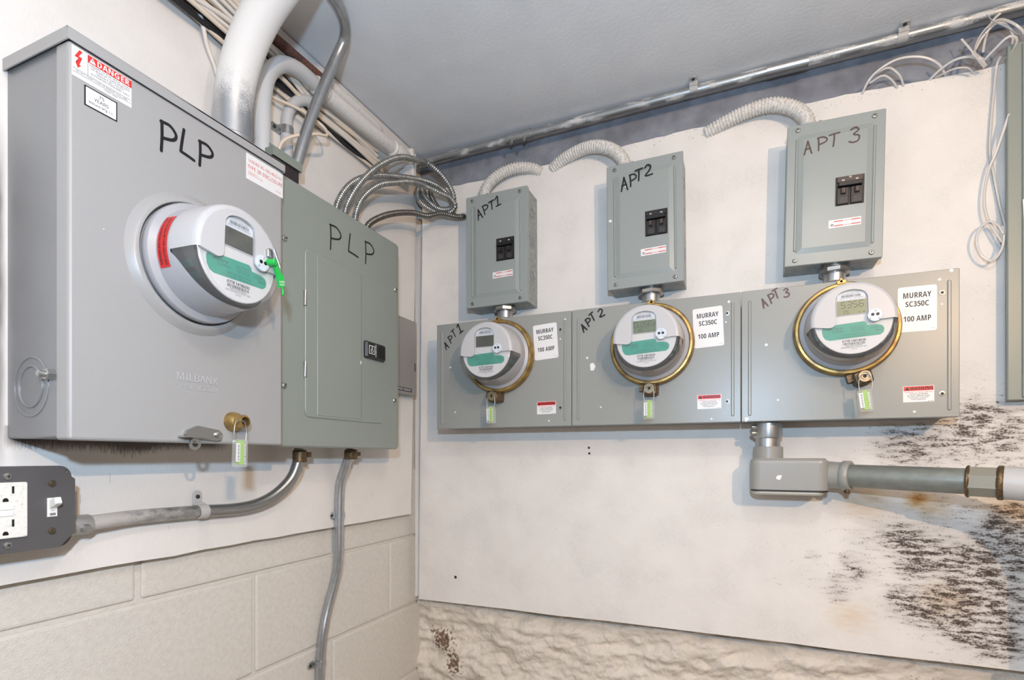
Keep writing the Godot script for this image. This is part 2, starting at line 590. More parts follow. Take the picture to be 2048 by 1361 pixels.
func materials() -> void:
	var peel := noise_tex(0.09, 2, 3, 5.0)
	var rough_n := noise_tex(0.03, 5, 4, 9.0)
	var streak := noise_tex(0.02, 4, 5, 3.0)
	M.peel = peel
	M.cabinet = bumpy(mat(c8(161, 160, 159), 0.36, 0.0), peel, 9.0, 0.03)
	M.cabinet_side = bumpy(mat(c8(140, 142, 144), 0.32, 0.35), peel, 9.0, 0.03)
	M.panel = bumpy(mat(c8(139, 146, 139), 0.36), peel, 9.0, 0.03)
	M.socket = bumpy(mat(c8(147, 149, 145), 0.33), peel, 9.0, 0.03)
	M.breaker_box = bumpy(mat(c8(147, 154, 152), 0.32), peel, 9.0, 0.03)
	M.edge_grey = mat(c8(120, 124, 121), 0.45)
	M.worn = mottled(bumpy(mat(c8(255, 255, 255), 0.4, 0.2), peel, 6.0, 0.1), ramp_tex(0.02, 5, 8, [[0.0, c8(126, 131, 129)], [0.55, c8(144, 149, 147)], [0.8, c8(158, 161, 159)], [0.95, c8(196, 197, 194)]]))
	M.fitting = bumpy(mat(c8(151, 150, 145), 0.36), peel, 8.0, 0.03)
	M.pipe_grey = mottled(mat(c8(255, 255, 255), 0.38, 0.3), ramp_tex(0.012, 5, 32, [[0.0, c8(120, 124, 119)], [0.6, c8(130, 134, 128)], [1.0, c8(140, 143, 137)]]))
	M.fitting_light = bumpy(mat(c8(186, 185, 184), 0.42), peel, 8.0, 0.1)
	M.ink = mat(c8(18, 18, 20), 0.45)
	M.ink_brown = mat(c8(78, 56, 52), 0.45)
	M.black_print = mat(c8(32, 32, 34), 0.5)
	M.grey_print = mat(c8(120, 120, 122), 0.5)
	M.red_print = mat(c8(206, 52, 48), 0.5)
	M.sticker = mat(c8(228, 227, 226), 0.4)
	M.sticker_red = mat(c8(212, 46, 44), 0.4)
	M.chip = mat(c8(232, 231, 228), 0.55)
	M.galv = mottled(bumpy(mat(c8(255, 255, 255), 0.34, 0.85), streak, 4.0, 0.03), ramp_tex(0.03, 4, 9, [[0.0, c8(170, 173, 175)], [0.5, c8(180, 183, 185)], [1.0, c8(190, 193, 195)]]))
	M.steel = mat(c8(180, 180, 178), 0.3, 0.9)
	M.lock = mat(c8(158, 142, 116), 0.36, 0.7)
	M.screw = mat(c8(172, 172, 168), 0.34, 0.8)
	M.screw_brown = mat(c8(104, 90, 70), 0.4, 0.6)
	M.slot = mat(c8(45, 43, 40), 0.6)
	M.armor = mottled(mat(c8(255, 255, 255), 0.34, 0.85), ramp_tex(0.02, 4, 10, [[0.0, c8(120, 122, 120)], [0.5, c8(165, 167, 165)], [1.0, c8(200, 200, 198)]]))
	M.armor_dark = mat(c8(126, 124, 118), 0.32, 0.9)
	M.flex = mottled(mat(c8(255, 255, 255), 0.6), ramp_tex(0.04, 4, 15, [[0.0, c8(150, 132, 112)], [0.3, c8(196, 192, 186)], [0.55, c8(218, 216, 212)], [1.0, c8(232, 231, 228)]]))
	M.flex.uv1_triplanar = true; M.flex.uv1_scale = Vector3.ONE * 7.0
	M.armor.uv1_triplanar = true; M.armor.uv1_scale = Vector3.ONE * 5.0
	M.white_pipe = mottled(bumpy(mat(c8(255, 255, 255), 0.55), peel, 6.0, 0.15), ramp_tex(0.05, 5, 16, [[0.0, c8(150, 144, 138)], [0.12, c8(200, 197, 192)], [0.3, c8(217, 214, 210)], [1.0, c8(226, 224, 221)]]))
	M.white_pipe.uv1_scale = Vector3.ONE * 4.0
	M.rust_pipe = mottled(bumpy(mat(c8(255, 255, 255), 0.7), rough_n, 8.0, 0.4), ramp_tex(0.06, 4, 17, [[0.0, c8(58, 46, 42)], [0.45, c8(92, 66, 56)], [0.7, c8(128, 82, 66)], [0.85, c8(190, 70, 52)]]))
	M.cable_white = mat(c8(222, 214, 204), 0.5)
	M.cable_cream = mat(c8(226, 210, 190), 0.5)
	M.cable_black = mat(c8(30, 30, 34), 0.5)
	M.brass = mottled(bumpy(mat(c8(255, 255, 255), 0.38, 0.7), peel, 8.0, 0.03), ramp_tex(0.02, 4, 18, [[0.0, c8(104, 84, 58)], [0.4, c8(158, 130, 82)], [0.65, c8(184, 152, 90)], [1.0, c8(200, 170, 106)]]))
	M.brass.uv1_scale = Vector3.ONE * 3.0
	M.brass_dark = mottled(bumpy(mat(c8(255, 255, 255), 0.45, 0.6), peel, 8.0, 0.15), ramp_tex(0.05, 4, 19, [[0.0, c8(60, 48, 38)], [0.5, c8(104, 84, 60)], [1.0, c8(140, 116, 82)]]))
	M.meter_base = mat(c8(166, 166, 170), 0.3)
	M.meter_shell = bumpy(mat(c8(174, 175, 180), 0.34), peel, 10.0, 0.03)
	M.meter_hood = bumpy(mat(c8(190, 189, 190), 0.3), peel, 10.0, 0.03)
	M.meter_face = mat(c8(204, 203, 203), 0.4)
	M.meter_dark = mat(c8(34, 33, 34), 0.5)
	M.clear = pane(c8(255, 255, 255), 0.07)
	M.window_label = mat(c8(206, 212, 220), 0.35)
	M.green = mat(c8(6, 142, 120), 0.4)
	M.green_print = mat(c8(4, 58, 54), 0.45)
	M.lcd_dark = mat(c8(40, 48, 32), 0.25)
	M.lcd_mid = mat(c8(94, 112, 86), 0.25)
	M.lcd_light = mat(c8(132, 140, 102), 0.25)
	M.lcd_ink = mat(c8(14, 16, 14), 0.4)
	M.plastic_clear = pane(c8(240, 245, 240), 0.14)
	M.tag_green = mat(c8(150, 196, 60), 0.45)
	M.seal_green = mat(c8(34, 178, 74), 0.4)
	M.black_plastic = bumpy(mat(c8(34, 34, 36), 0.4), peel, 14.0, 0.08)
	M.breaker = mat(c8(30, 28, 28), 0.45)
	M.breaker_brown = mat(c8(70, 56, 48), 0.45)
	M.outlet_cover = bumpy(mat(c8(102, 101, 102), 0.36, 0.4), streak, 6.0, 0.1)
	M.outlet_white = mottled(mat(c8(255, 255, 255), 0.4), ramp_tex(0.03, 5, 33, [[0.0, c8(150, 128, 104)], [0.16, c8(226, 222, 214)], [1.0, c8(238, 236, 231)]]))
	M.outlet_white.uv1_triplanar = true; M.outlet_white.uv1_scale = Vector3.ONE * 11.0
	M.white_plastic = mat(c8(238, 237, 233), 0.35)
	M.strap = mat(c8(204, 202, 200), 0.2)
	M.strap.backlight_enabled = true; M.strap.backlight = Color(0.25, 0.25, 0.25)
	M.dark_box = mat(c8(44, 36, 38), 0.6)
	M.lid = mat(c8(132, 140, 130), 0.5)
	M.grey_cover = bumpy(mat(c8(152, 148, 144), 0.5), peel, 9.0, 0.06)
	M.ceiling = bumpy(mottled(mat(c8(255, 255, 255), 0.85), ramp_tex(0.006, 5, 41, [[0.0, c8(230, 231, 233)], [1.0, c8(238, 239, 241)]])), peel, 2.0, 0.05)
	M.upper_wall = bumpy(mottled(mat(c8(255, 255, 255), 0.8), ramp_tex(0.012, 5, 42, [[0.0, c8(116, 119, 127)], [0.5, c8(136, 140, 150)], [1.0, c8(154, 158, 168)]])), rough_n, 2.0, 0.2)
	M.block = bumpy(mottled(mat(c8(255, 255, 255), 0.72), ramp_tex(0.02, 5, 43, [[0.0, c8(205, 200, 191)], [1.0, c8(215, 211, 203)]])), noise_tex(0.06, 5, 44, 10.0), 7.0, 0.2)
	M.mortar = bumpy(mat(c8(208, 203, 194), 0.8), rough_n, 4.0, 0.3)
	M.stone = mat(Color.WHITE, 0.78)
	M.stone.albedo_texture = stone_texture()
	var rough_im := noise(0.07, 5, 73).get_image(875, 565, false, false, true)
	rough_im.convert(Image.FORMAT_RGBA8)
	rough_im.bump_map_to_normal_map(5.0)
	M.stone.normal_enabled = true
	M.stone.normal_texture = ImageTexture.create_from_image(rough_im)
	M.stone.normal_scale = 0.5
	M.plain_wall = mat(c8(112, 112, 112), 0.85)
	M.floor = mottled(mat(c8(255, 255, 255), 0.8), ramp_tex(0.02, 5, 46, [[0.0, c8(162, 162, 160)], [1.0, c8(180, 180, 178)]]))
	M.board_right = mat(Color.WHITE, 0.6)
	M.board_right.albedo_texture = right_board_texture()
	M.board_right.normal_enabled = true
	M.board_right.normal_texture = noise_tex(0.05, 5, 47, 2.2)
	M.board_right.normal_scale = 0.15
	M.board_left = mat(Color.WHITE, 0.6)
	M.board_left.albedo_texture = left_board_texture()
	M.board_left_plain = bumpy(mat(c8(226, 222, 217), 0.65), peel, 6.0, 0.2)
	M.board_edge = mat(c8(196, 186, 172), 0.75)
	M.spray_big = sprayed(overspray(-0.07, 0.46, c8(176, 179, 182), c8(224, 222, 219), 51))
	M.spray_mid = sprayed(overspray(-0.5, 0.4, c8(170, 173, 175), c8(200, 201, 202), 53, 128, 512, 0.9, 0.5))
	M.spray_old = sprayed(overspray(0.9, -0.3, c8(150, 151, 150), c8(196, 192, 186), 55, 128, 768, 0.85, 0.3))
	M.spray_ceiling = sprayed(overspray(-0.9, 2.2, c8(176, 180, 182), c8(214, 214, 213), 57, 96, 1900, 0.95, 2.2))
	M.glow = mat(c8(255, 240, 215), 0.5)
	M.glow.emission_enabled = true
	M.glow.emission = c8(255, 226, 186)
	M.glow.emission_energy_multiplier = 3.0
	M.glow_cold = mat(c8(240, 246, 255), 0.5)
	M.glow_cold.emission_enabled = true
	M.glow_cold.emission = c8(226, 238, 255)
	M.glow_cold.emission_energy_multiplier = 3.0

# ---------------------------------------------------------------- small repeated parts
var screw_mesh := {}
func screw(parent: Node3D, x: float, y: float, z: float, r: float, m: Material, phillips := false, turn := 0.5) -> void:
	var key := "%.4f" % r
	if not screw_mesh.has(key):
		var st := S()
		lathe(st, [Vector2(r, 0), Vector2(r, r * 0.35), Vector2(r * 0.75, r * 0.65), Vector2(0, r * 0.8)], 16)
		var sl := S()
		box(sl, Vector3(0, 0, r * 0.74), Vector3(r * 1.5, r * 0.28, r * 0.14))
		var ph := S()
		box(ph, Vector3(0, 0, r * 0.74), Vector3(r * 1.1, r * 0.26, r * 0.14))
		box(ph, Vector3(0, 0, r * 0.74), Vector3(r * 0.26, r * 1.1, r * 0.145))
		screw_mesh[key] = [finish(st), finish(sl), finish(ph)]
	var o := part_mesh("screw", screw_mesh[key][0], m, parent, AT(x, y, z, turn))
	part_mesh("slot", screw_mesh[key][2 if phillips else 1], M.slot, o)

func splash(parent: Node3D, x: float, y: float, z: float, r: float, seed_: int, tall := 1.0) -> void:   # a fleck of white paint
	rng.seed = seed_
	var pts := PackedVector2Array()
	for k in 11:
		var a := TAU * k / 11
		pts.append(Vector2(cos(a), sin(a) * tall) * r * rng.randf_range(0.62, 1.1))
	var st := S()
	poly(st, pts, 0.0, 0.0003)
	part("paint_fleck", st, M.chip, parent, AT(x, y, z))

func strap_clip(parent: Node3D, at: Transform3D, r: float, w: float, m: Material, ear := 0.016) -> MeshInstance3D:   # one-hole pipe strap; pipe along x, wall at z = 0, the ear up
	var st := S()
	var prof := PackedVector2Array()
	var ro := r + 0.0014
	for k in 13:
		var a := -PI * 0.42 + PI * 0.92 * k / 12
		prof.append(Vector2(cos(a) * ro, sin(a) * ro))
	for i in prof.size() - 1:
		var a := prof[i]; var b := prof[i + 1]
		quad(st, Vector3(-w / 2, a.y, r + a.x), Vector3(w / 2, a.y, r + a.x), Vector3(w / 2, b.y, r + b.x), Vector3(-w / 2, b.y, r + b.x))
		var ai := a * 0.9; var bi := b * 0.9
		quad(st, Vector3(w / 2, a.y, r + a.x), Vector3(w / 2, ai.y, r + ai.x), Vector3(w / 2, bi.y, r + bi.x), Vector3(w / 2, b.y, r + b.x))
		quad(st, Vector3(-w / 2, ai.y, r + ai.x), Vector3(-w / 2, a.y, r + a.x), Vector3(-w / 2, b.y, r + b.x), Vector3(-w / 2, bi.y, r + bi.x))
	loft(st, 0, ro + ear / 2 - 0.001, w, ear + 0.003, w * 0.4, [[0.0, 0.0], [0.0, 0.0016], [0.0004, 0.002]])
	loft(st, 0, ro, w, 0.004, 0.001, [[0.0, 0.0], [0.0, r]])
	var o := part("strap", st, m, parent, at)
	var sc := S()
	lathe(sc, [Vector2(0.0035, 0.002), Vector2(0.0035, 0.0035), Vector2(0.002, 0.0045), Vector2(0, 0.0047)], 10, 0, TAU, AT(0, ro + ear * 0.55))
	part("screw", sc, M.slot, o)
	return o

# ---------------------------------------------------------------- electricity meter
func meter(label: String, xf: Transform3D, serial: String, lcd: Material, big: String, small: String, seed_: int) -> Node3D:
	var t := thing("electricity_meter", label, "meter", xf, "electricity meters")
	var st := S()
	lathe(st, [Vector2(0.05, 0.003), Vector2(0.0795, 0.003), Vector2(0.0806, 0.006), Vector2(0.0806, 0.0125), Vector2(0.0795, 0.015), Vector2(0.0765, 0.0165), Vector2(0.0715, 0.019)], 64)
	part("base_flange", st, M.meter_base, t)
	# drum: opaque, its front edge dips into a window low on either side
	st = S()
	new_group(st)
	var segs := 72
	for j in segs:
		for i in 4:
			var p := []
			for e in [[i, j], [i, j + 1], [i + 1, j + 1], [i + 1, j]]:
				var a: float = TAU * e[1] / segs
				var top := 0.052
				var deg := rad_to_deg(a)
				if deg > 184 and deg < 356:
					top = 0.044 + 0.037 * pow(clampf(1.0 - abs(deg - 270) / 78.0, 0, 1), 0.55)
				var z: float = lerpf(0.0185, top, e[0] / 4.0)
				var r: float = lerpf(0.0715, 0.0672, (z - 0.0185) / 0.066)
				p.append(Vector3(cos(a) * r, sin(a) * r, z))
			quad(st, p[0], p[1], p[2], p[3])
	flat(st)
	part("drum", st, M.meter_shell, t)
	st = S()
	lathe(st, [Vector2(0.0615, 0.012), Vector2(0.0600, 0.0795), Vector2(0, 0.0800)], 48)
	var inner := part("inner_works", st, M.meter_dark, t)
	for a in [3.55, 3.8, 5.6, 5.85]:
		st = S()
		box(st, Vector3(0.0612, 0, 0.058), Vector3(0.003, 0.010, 0.022), Transform3D(Basis(Vector3.BACK, a), Vector3.ZERO))
		part("circuit_board", st, M.green_print, inner)
	# hood: upper side wall and the face with its window cut out
	st = S()
	lathe(st, [Vector2(0.0702, 0.042), Vector2(0.0676, 0.080), Vector2(0.0664, 0.0850), Vector2(0.0640, 0.0875), Vector2(0.0605, 0.0885)], 48, deg_to_rad(-4), deg_to_rad(187))
	var R := 0.066
	var pts := PackedVector2Array()
	for k in 33:
		var a := deg_to_rad(lerpf(-3.5, 187.5, k / 32.0))
		pts.append(Vector2(cos(a), sin(a)) * 0.0608)
	for q in [[-0.57, -0.175], [-0.51, -0.165], [-0.46, -0.135], [-0.43, -0.09], [-0.42, -0.03], [-0.41, 0.56], [-0.39, 0.64], [-0.34, 0.71], [-0.26, 0.76], [-0.15, 0.795], [-0.03, 0.81], [0.09, 0.795], [0.2, 0.76], [0.28, 0.71], [0.32, 0.64], [0.34, 0.56], [0.34, 0.04], [0.35, -0.01], [0.38, -0.04], [0.43, -0.062], [0.5, -0.07]]:
		pts.append(Vector2(q[0], q[1]) * R)
	poly(st, pts, 0.0845, 0.0885)
	part("hood", st, M.meter_hood, t)
	st = S()
	lathe(st, [Vector2(0.0698, 0.046), Vector2(0.0676, 0.080), Vector2(0.0664, 0.0850), Vector2(0.0640, 0.0875), Vector2(0.0605, 0.0885), Vector2(0.0600, 0.0870)], 48, deg_to_rad(187), deg_to_rad(356))
	for k in 40:
		var a := TAU * k / 40; var b := TAU * (k + 1) / 40
		tri(st, Vector3(0, 0, 0.0868), Vector3(cos(a) * 0.0603, sin(a) * 0.0603, 0.0868), Vector3(cos(b) * 0.0603, sin(b) * 0.0603, 0.0868))
	part("clear_cover", st, M.clear, t)
	st = S()
	lathe(st, [Vector2(0.0600, 0.0795), Vector2(0.0600, 0.0815), Vector2(0.0590, 0.0823), Vector2(0, 0.0823)], 48)
	var face := part("faceplate", st, M.meter_face, t)
	var z := 0.0826
	# display
	st = S()
	loft(st, -0.002, 0.0232, 0.0485, 0.0285, 0.002, [[0.0, 0.0820], [0.0, 0.0835], [0.0012, 0.0840]])
	part("display_frame", st, M.meter_hood, t)
	st = S()
	sheet(st, 0, 0, 0.045, 0.025, 0.0012, 0.0004)
	var disp := part("display", st, lcd, t, AT(-0.002, 0.0226, 0.0840))
	st = S()
	if big == "CLOSEd":
		lcd_digits(st, big, -0.0215, -0.0008, 0.0052, 0.0105, 0.0022, 0.0006, 0.0011)
	else:
		lcd_digits(st, big, 0.0205 - 0.0092 * big.length(), -0.0005, 0.0064, 0.0105, 0.0028, 0.0006, 0.0012)
	lcd_digits(st, small, -0.0125, -0.0105, 0.0030, 0.0058, 0.0016, 0.0006, 0.0008)
	box(st, Vector3(0.0115, -0.0098, 0.0006), Vector3(0.0018, 0.0018, 0.0003)); box(st, Vector3(0.0185, -0.0098, 0.0006), Vector3(0.0018, 0.0018, 0.0003))
	part("digits", st, M.lcd_ink, disp)
	st = S()
	sheet(st, 0, 0, 0.044, 0.0125, 0.003, 0.0003)
	var wl := part("window_label", st, M.window_label, t, AT(-0.002, 0.0425, 0.0836))
	st = S()
	barcode(st, 0.0, 0.0005, 0.030, 0.0042, 0.0005, 22, seed_)
	txt(st, "CL200 240V 3W", 0.0, 0.0034, 0.0016, 0.0005, 0.026, 1)
	txt(st, "0000 " + serial, 0.0, -0.0042, 0.0016, 0.0005, 0.036, 1)
	part("lettering", st, M.black_print, wl)
	# the green nameplate
	st = S()
	pts = PackedVector2Array()
	for q in [[-0.74, -0.22], [-0.72, -0.36], [-0.66, -0.46], [-0.56, -0.50], [0.60, -0.46], [0.68, -0.40], [0.70, -0.30], [0.66, -0.22], [0.55, -0.18], [0.32, -0.17], [0.30, -0.10], [0.24, -0.06], [-0.66, -0.10], [-0.72, -0.14]]:
		pts.append(Vector2(q[0], q[1]) * R)
	poly(st, pts, z - 0.0002, z)
	var gl := part("green_nameplate", st, M.green, t)
	st = S()
	txt(st, "aclara", -0.039, -0.0145, 0.0042, z + 0.0002, 0.022)
	txt(st, "I-210+c", -0.032, -0.0205, 0.0042, z + 0.0002, 0.019)
	for k in 4:
		txt(st, ["H 2 0 + 8 4", "0 1 2 4 0 + 1", "2 4 0 + 4 8 6", "1 0 2 4 + 8"][k], -0.004, -0.0125 - 0.0027 * k, 0.0017, z + 0.0002, 0.020)
	txt(st, "120V 3W 60Hz TA 30", 0.0, -0.0262, 0.0022, z + 0.0002, 0.040, 1)
	txt(st, "CL200 240V FM12S KH 7.2", 0.0, -0.0300, 0.0018, z + 0.0002, 0.052, 1)
	txt(st, "TYPE", 0.026, -0.0185, 0.0022, z + 0.0002, 0.012)
	txt(st, "FM12S", 0.032, -0.0232, 0.0026, z + 0.0002, 0.011)
	part("lettering", st, M.green_print, gl)
	st = S()
	txt(st, serial, 0.0, -0.0385, 0.0042, z, 0.036, 1, true)
	barcode(st, 0.0, -0.0415, 0.034, 0.0042, z, 30, seed_ + 3)
	txt(st, "000" + serial.substr(5) + "00", 0.0, -0.0460, 0.0018, z, 0.026, 1)
	txt(st, "CON EDISON CO. OF N.Y. INC.", 0.0, -0.0490, 0.0022, z, 0.040, 1)
	txt(st, "CA 0.5", 0.0, -0.0523, 0.0020, z, 0.008, 1)
	part("lettering", st, M.black_print, face)
	# optical port
	st = S()
	lathe(st, [Vector2(0.0112, 0.0), Vector2(0.0112, 0.0030), Vector2(0.0104, 0.0036), Vector2(0, 0.0036)], 24)
	var port := part("optical_port", st, M.window_label, t, AT(0.0315, 0.003, 0.0884))
	st = S()
	for q in [-0.0037, 0.0037]:
		lathe(st, [Vector2(0.0026, 0.0034), Vector2(0.0026, 0.0042), Vector2(0, 0.0042)], 12, 0, TAU, AT(q, 0.001))
	part("eye", st, M.ink, port)
	st = S()
	for q in [[0.001, 0.0078], [-0.0072, -0.0052], [0.0062, -0.0062]]:
		lathe(st, [Vector2(0.0017, 0.0034), Vector2(0.0015, 0.0048), Vector2(0, 0.005)], 10, 0, TAU, AT(q[0], q[1]))
	part("stud", st, M.meter_hood, port)
	return t

func sealing_ring(label: String, xf: Transform3D, turn: float, joint: float) -> void:
	var t := thing("sealing_ring", label, "clamp ring", xf, "brass rings round the right wall meters")
	var st := S()
	lathe(st, [Vector2(0.0885, 0.0), Vector2(0.0895, 0.005), Vector2(0.0885, 0.013), Vector2(0.0855, 0.0185), Vector2(0.0815, 0.0190), Vector2(0.0790, 0.0168)], 72)
	part("band", st, M.brass, t)
	st = S()
	box(st, Vector3(0, 0.0875, 0.012), Vector3(0.014, 0.006, 0.018), Transform3D(Basis(Vector3.BACK, joint), Vector3.ZERO))
	box(st, Vector3(0, 0.0905, 0.015), Vector3(0.004, 0.008, 0.012), Transform3D(Basis(Vector3.BACK, joint), Vector3.ZERO))
	part("hinge", st, M.brass, t)
	# lock lug and barrel under the ring
	var b := Transform3D(Basis(Vector3.BACK, turn), Vector3.ZERO)
	st = S()
	loft(st, 0, -0.0985, 0.031, 0.026, 0.006, [[0.0, 0.0005], [0.0, 0.024], [0.003, 0.028]])
	box(st, Vector3(-0.018, -0.094, 0.011), Vector3(0.012, 0.014, 0.018))
	part("lug", st, M.brass_dark, t, b)
	st = S()
	lathe(st, [Vector2(0.0105, 0.020), Vector2(0.0105, 0.040), Vector2(0.0100, 0.0415), Vector2(0.0078, 0.0415), Vector2(0.0078, 0.0385), Vector2(0.0055, 0.0385), Vector2(0.0055, 0.0405), Vector2(0.0032, 0.0405), Vector2(0.0032, 0.034), Vector2(0, 0.034)], 28, 0, TAU, b * AT(0, -0.0985))
	var lk := part("lock_barrel", st, M.lock, t)
	st = S()
	lathe(st, [Vector2(0.0024, 0.033), Vector2(0.0024, 0.0385), Vector2(0, 0.0387)], 12, 0, TAU, b * AT(0, -0.0985))
	part("keyway", st, M.slot, lk)

func seal_tag(label: String, xf: Transform3D, swing: float, print_turn := 1.0) -> void:   # hangs from z = 0 at its origin, the lock barrel above
	var t := thing("seal_tag", label, "seal tag", xf, "green seal tags hanging from locks")
	var st := S()
	var p := []
	for q in [[-0.0095, -0.026], [-0.0105, -0.012], [-0.0075, 0.001], [0.0, 0.0035], [0.0075, 0.001], [0.0105, -0.012], [0.0095, -0.026]]:
		p.append(Vector3(q[0], q[1], 0.0))
	tube(st, smooth_path(p, 0.003), 0.0007, 6)
	part("wire", st, M.steel, t)
	var b := AT(0, -0.045, -0.001, swing)
	st = S()
	loft(st, 0.0, 0, 0.0225, 0.041, 0.004, [[0.0006, -0.0035], [0.0, -0.0028], [0.0, 0.0028], [0.0006, 0.0035]])
	part("clear_case", st, M.plastic_clear, t, b)
	st = S()
	loft(st, 0.0006, 0.001, 0.0105, 0.036, 0.003, [[0.0004, -0.0022], [0.0, 0.0], [0.0004, 0.0020]])
	part("green_insert", st, M.tag_green, t, b)
	st = S()
	sheet(st, 0, 0, 0.0068, 0.027, 0.0006)
	var l := part("paper_label", st, M.sticker, t, b * AT(-0.0062, 0.001, 0.0036))
	st = S()
	for k in 14:
		box(st, Vector3(0.0006, -0.011 + k * 0.0017, 0.0004), Vector3(0.0032, 0.0007 if k % 3 else 0.0011, 0.0001))
	part("barcode", st, M.grey_print, l)
	st = S()
	txt(st, "CON EDISON", 0.0072, -0.016, 0.0030, 0.0037, 0.030, 0, true, PI / 2)
	part("lettering", st, M.sticker, t, b)

# ---------------------------------------------------------------- the enclosures
func socket(i: int, label: String) -> Node3D:
	var w := 0.3600
	var h := 0.2665
	var t := thing("meter_socket", label, "meter box", RW(0.1238 + w * i + w / 2, 0.2045, 0.0), "three grey meter boxes on the right board")
	var st := S()
	loft(st, 0, 0, w - 0.003, h - 0.004, 0.001, [[0.0, 0.0005], [0.0, 0.097]])
	part("body", st, M.edge_grey, t)
	st = S()
	loft(st, 0, 0, w - 0.0012, h, 0.002, [[0.0, 0.086], [0.0, 0.0985], [0.0012, 0.1000]])
	var cv := part("cover", st, M.socket, t)
	for x in [-0.164, 0.164]:
		st = S()
		loft(st, x, -0.004, 0.0075, 0.236, 0.0035, [[0.0, 0.0995], [0.0022, 0.1022]], false)
		part("rib", st, M.socket, cv)
	for y in [0.0915, -0.0905]:
		st = S()
		lathe(st, [Vector2(0.0045, 0.1), Vector2(0.0045, 0.1012), Vector2(0.0026, 0.1014)], 14, 0, TAU, AT(0.1535, y))
		var sc := part("rivet", st, M.screw, t)
		st = S()
		lathe(st, [Vector2(0.0026, 0.1010), Vector2(0, 0.1012)], 12, 0, TAU, AT(0.1535, y))
		part("hole", st, M.ink, sc)
	# rating label
	st = S()
	sheet(st, 0, 0, 0.0590, 0.0830, 0.004)
	var lb := part("rating_label", st, M.sticker, t, AT(0.1165, 0.0665, 0.1, [0.06, 0.045, 0.0][i]))
	st = S()
	txt(st, "MURRAY", 0, 0.0205, 0.0098, 0.0005, 0.0425, 1, true)
	txt(st, "SC350C", 0, 0.0045, 0.0098, 0.0005, 0.0355, 1, true)
	txt(st, "100 AMP", 0, -0.0225, 0.0098, 0.0005, 0.0415, 1, true)
	txt(st, "SC 1106", 0.0260, -0.0375, 0.0014, 0.0005, 0.0055, 2)
	part("lettering", st, M.black_print, lb)
	# warning label
	st = S()
	sheet(st, 0, 0, 0.0470, 0.0295, 0.0008)
	var wl := part("warning_label", st, M.sticker, t, AT(0.1185, -0.0895, 0.1, 0.012))
	st = S()
	sheet(st, 0, 0.0100, 0.0450, 0.0080, 0.0004, 0.0005)
	part("red_banner", st, M.sticker_red, wl)
	st = S()
	poly(st, PackedVector2Array([Vector2(-0.0205, 0.0072), Vector2(-0.0135, 0.0072), Vector2(-0.017, 0.0132)]), 0.0005, 0.0007)
	txt(st, "WARNING", 0.0045, 0.0073, 0.0056, 0.0007, 0.0345, 1, true)
	for k in 4:
		txt(st, ["SHOCK OR BURN", "DO NOT BREAK SEAL", "CONTACT UTILITY", "FOR SERVICE"][k], 0, -0.0012 - 0.0033 * k, 0.0024, 0.0005, [0.027, 0.035, 0.030, 0.022][k], 1)
	txt(st, "GE 1106", 0.0215, -0.0142, 0.0014, 0.0005, 0.0075, 2)
	part("lettering", st, M.black_print, wl)
	st = S()
	txt(st, "HAZARD OF ELECTRICAL", 0, 0.0022, 0.0024, 0.0005, 0.042, 1)
	part("red_lettering", st, M.red_print, wl)
	# name in marker
	st = S()
	var pz := 0.1003
	if i == 0:
		for q in [["A", -0.151, 0.068, 0.5], ["P", -0.137, 0.083, 0.52], ["T", -0.128, 0.097, 0.55]]:
			hand(st, q[0], Vector2(q[1], q[2]), 0.0185, 0.0165, q[3], 0.0026, pz)
		hand(st, "1", Vector2(-0.112, 0.106), 0.0230, 0.0210, 0.5, 0.0032, pz)
	elif i == 1:
		for q in [["A", -0.151, 0.080, 0.55], ["P", -0.139, 0.092, 0.5], ["T", -0.130, 0.103, 0.55]]:
			hand(st, q[0], Vector2(q[1], q[2]), 0.0180, 0.0165, q[3], 0.0034, pz)
		hand(st, "2", Vector2(-0.114, 0.110), 0.0175, 0.0200, 0.3, 0.0034, pz)
	else:
		for q in [["A", -0.138, 0.095, 0.42], ["P", -0.124, 0.103, 0.36], ["T", -0.116, 0.111, 0.4]]:
			hand(st, q[0], Vector2(q[1], q[2]), 0.0185, 0.0155, q[3], 0.0030, pz)
		hand(st, "3", Vector2(-0.101, 0.112), 0.0165, 0.0165, 0.15, 0.0030, pz)
	part("marker_writing", st, M.ink_brown if i == 2 else M.ink, t)
	rng.seed = 70 + i
	var spots := [[-0.136, 0.02, 0.003], [0.147, 0.07, 0.002], [0.12, -0.122, 0.0025], [-0.12, -0.093, 0.0025], [0.158, 0.117, 0.003]]
	for k in spots.size():
		splash(t, spots[k][0] + rng.randf_range(-0.01, 0.01), spots[k][1] + rng.randf_range(-0.004, 0.004), 0.1, spots[k][2], 80 + i * 9 + k)
	if i == 1:
		splash(t, -0.131, 0.000, 0.1, 0.0065, 99, 1.7)
	if i == 2:
		splash(t, -0.170, -0.128, 0.1, 0.005, 97)
		splash(t, 0.167, 0.130, 0.1, 0.004, 96)
	return t

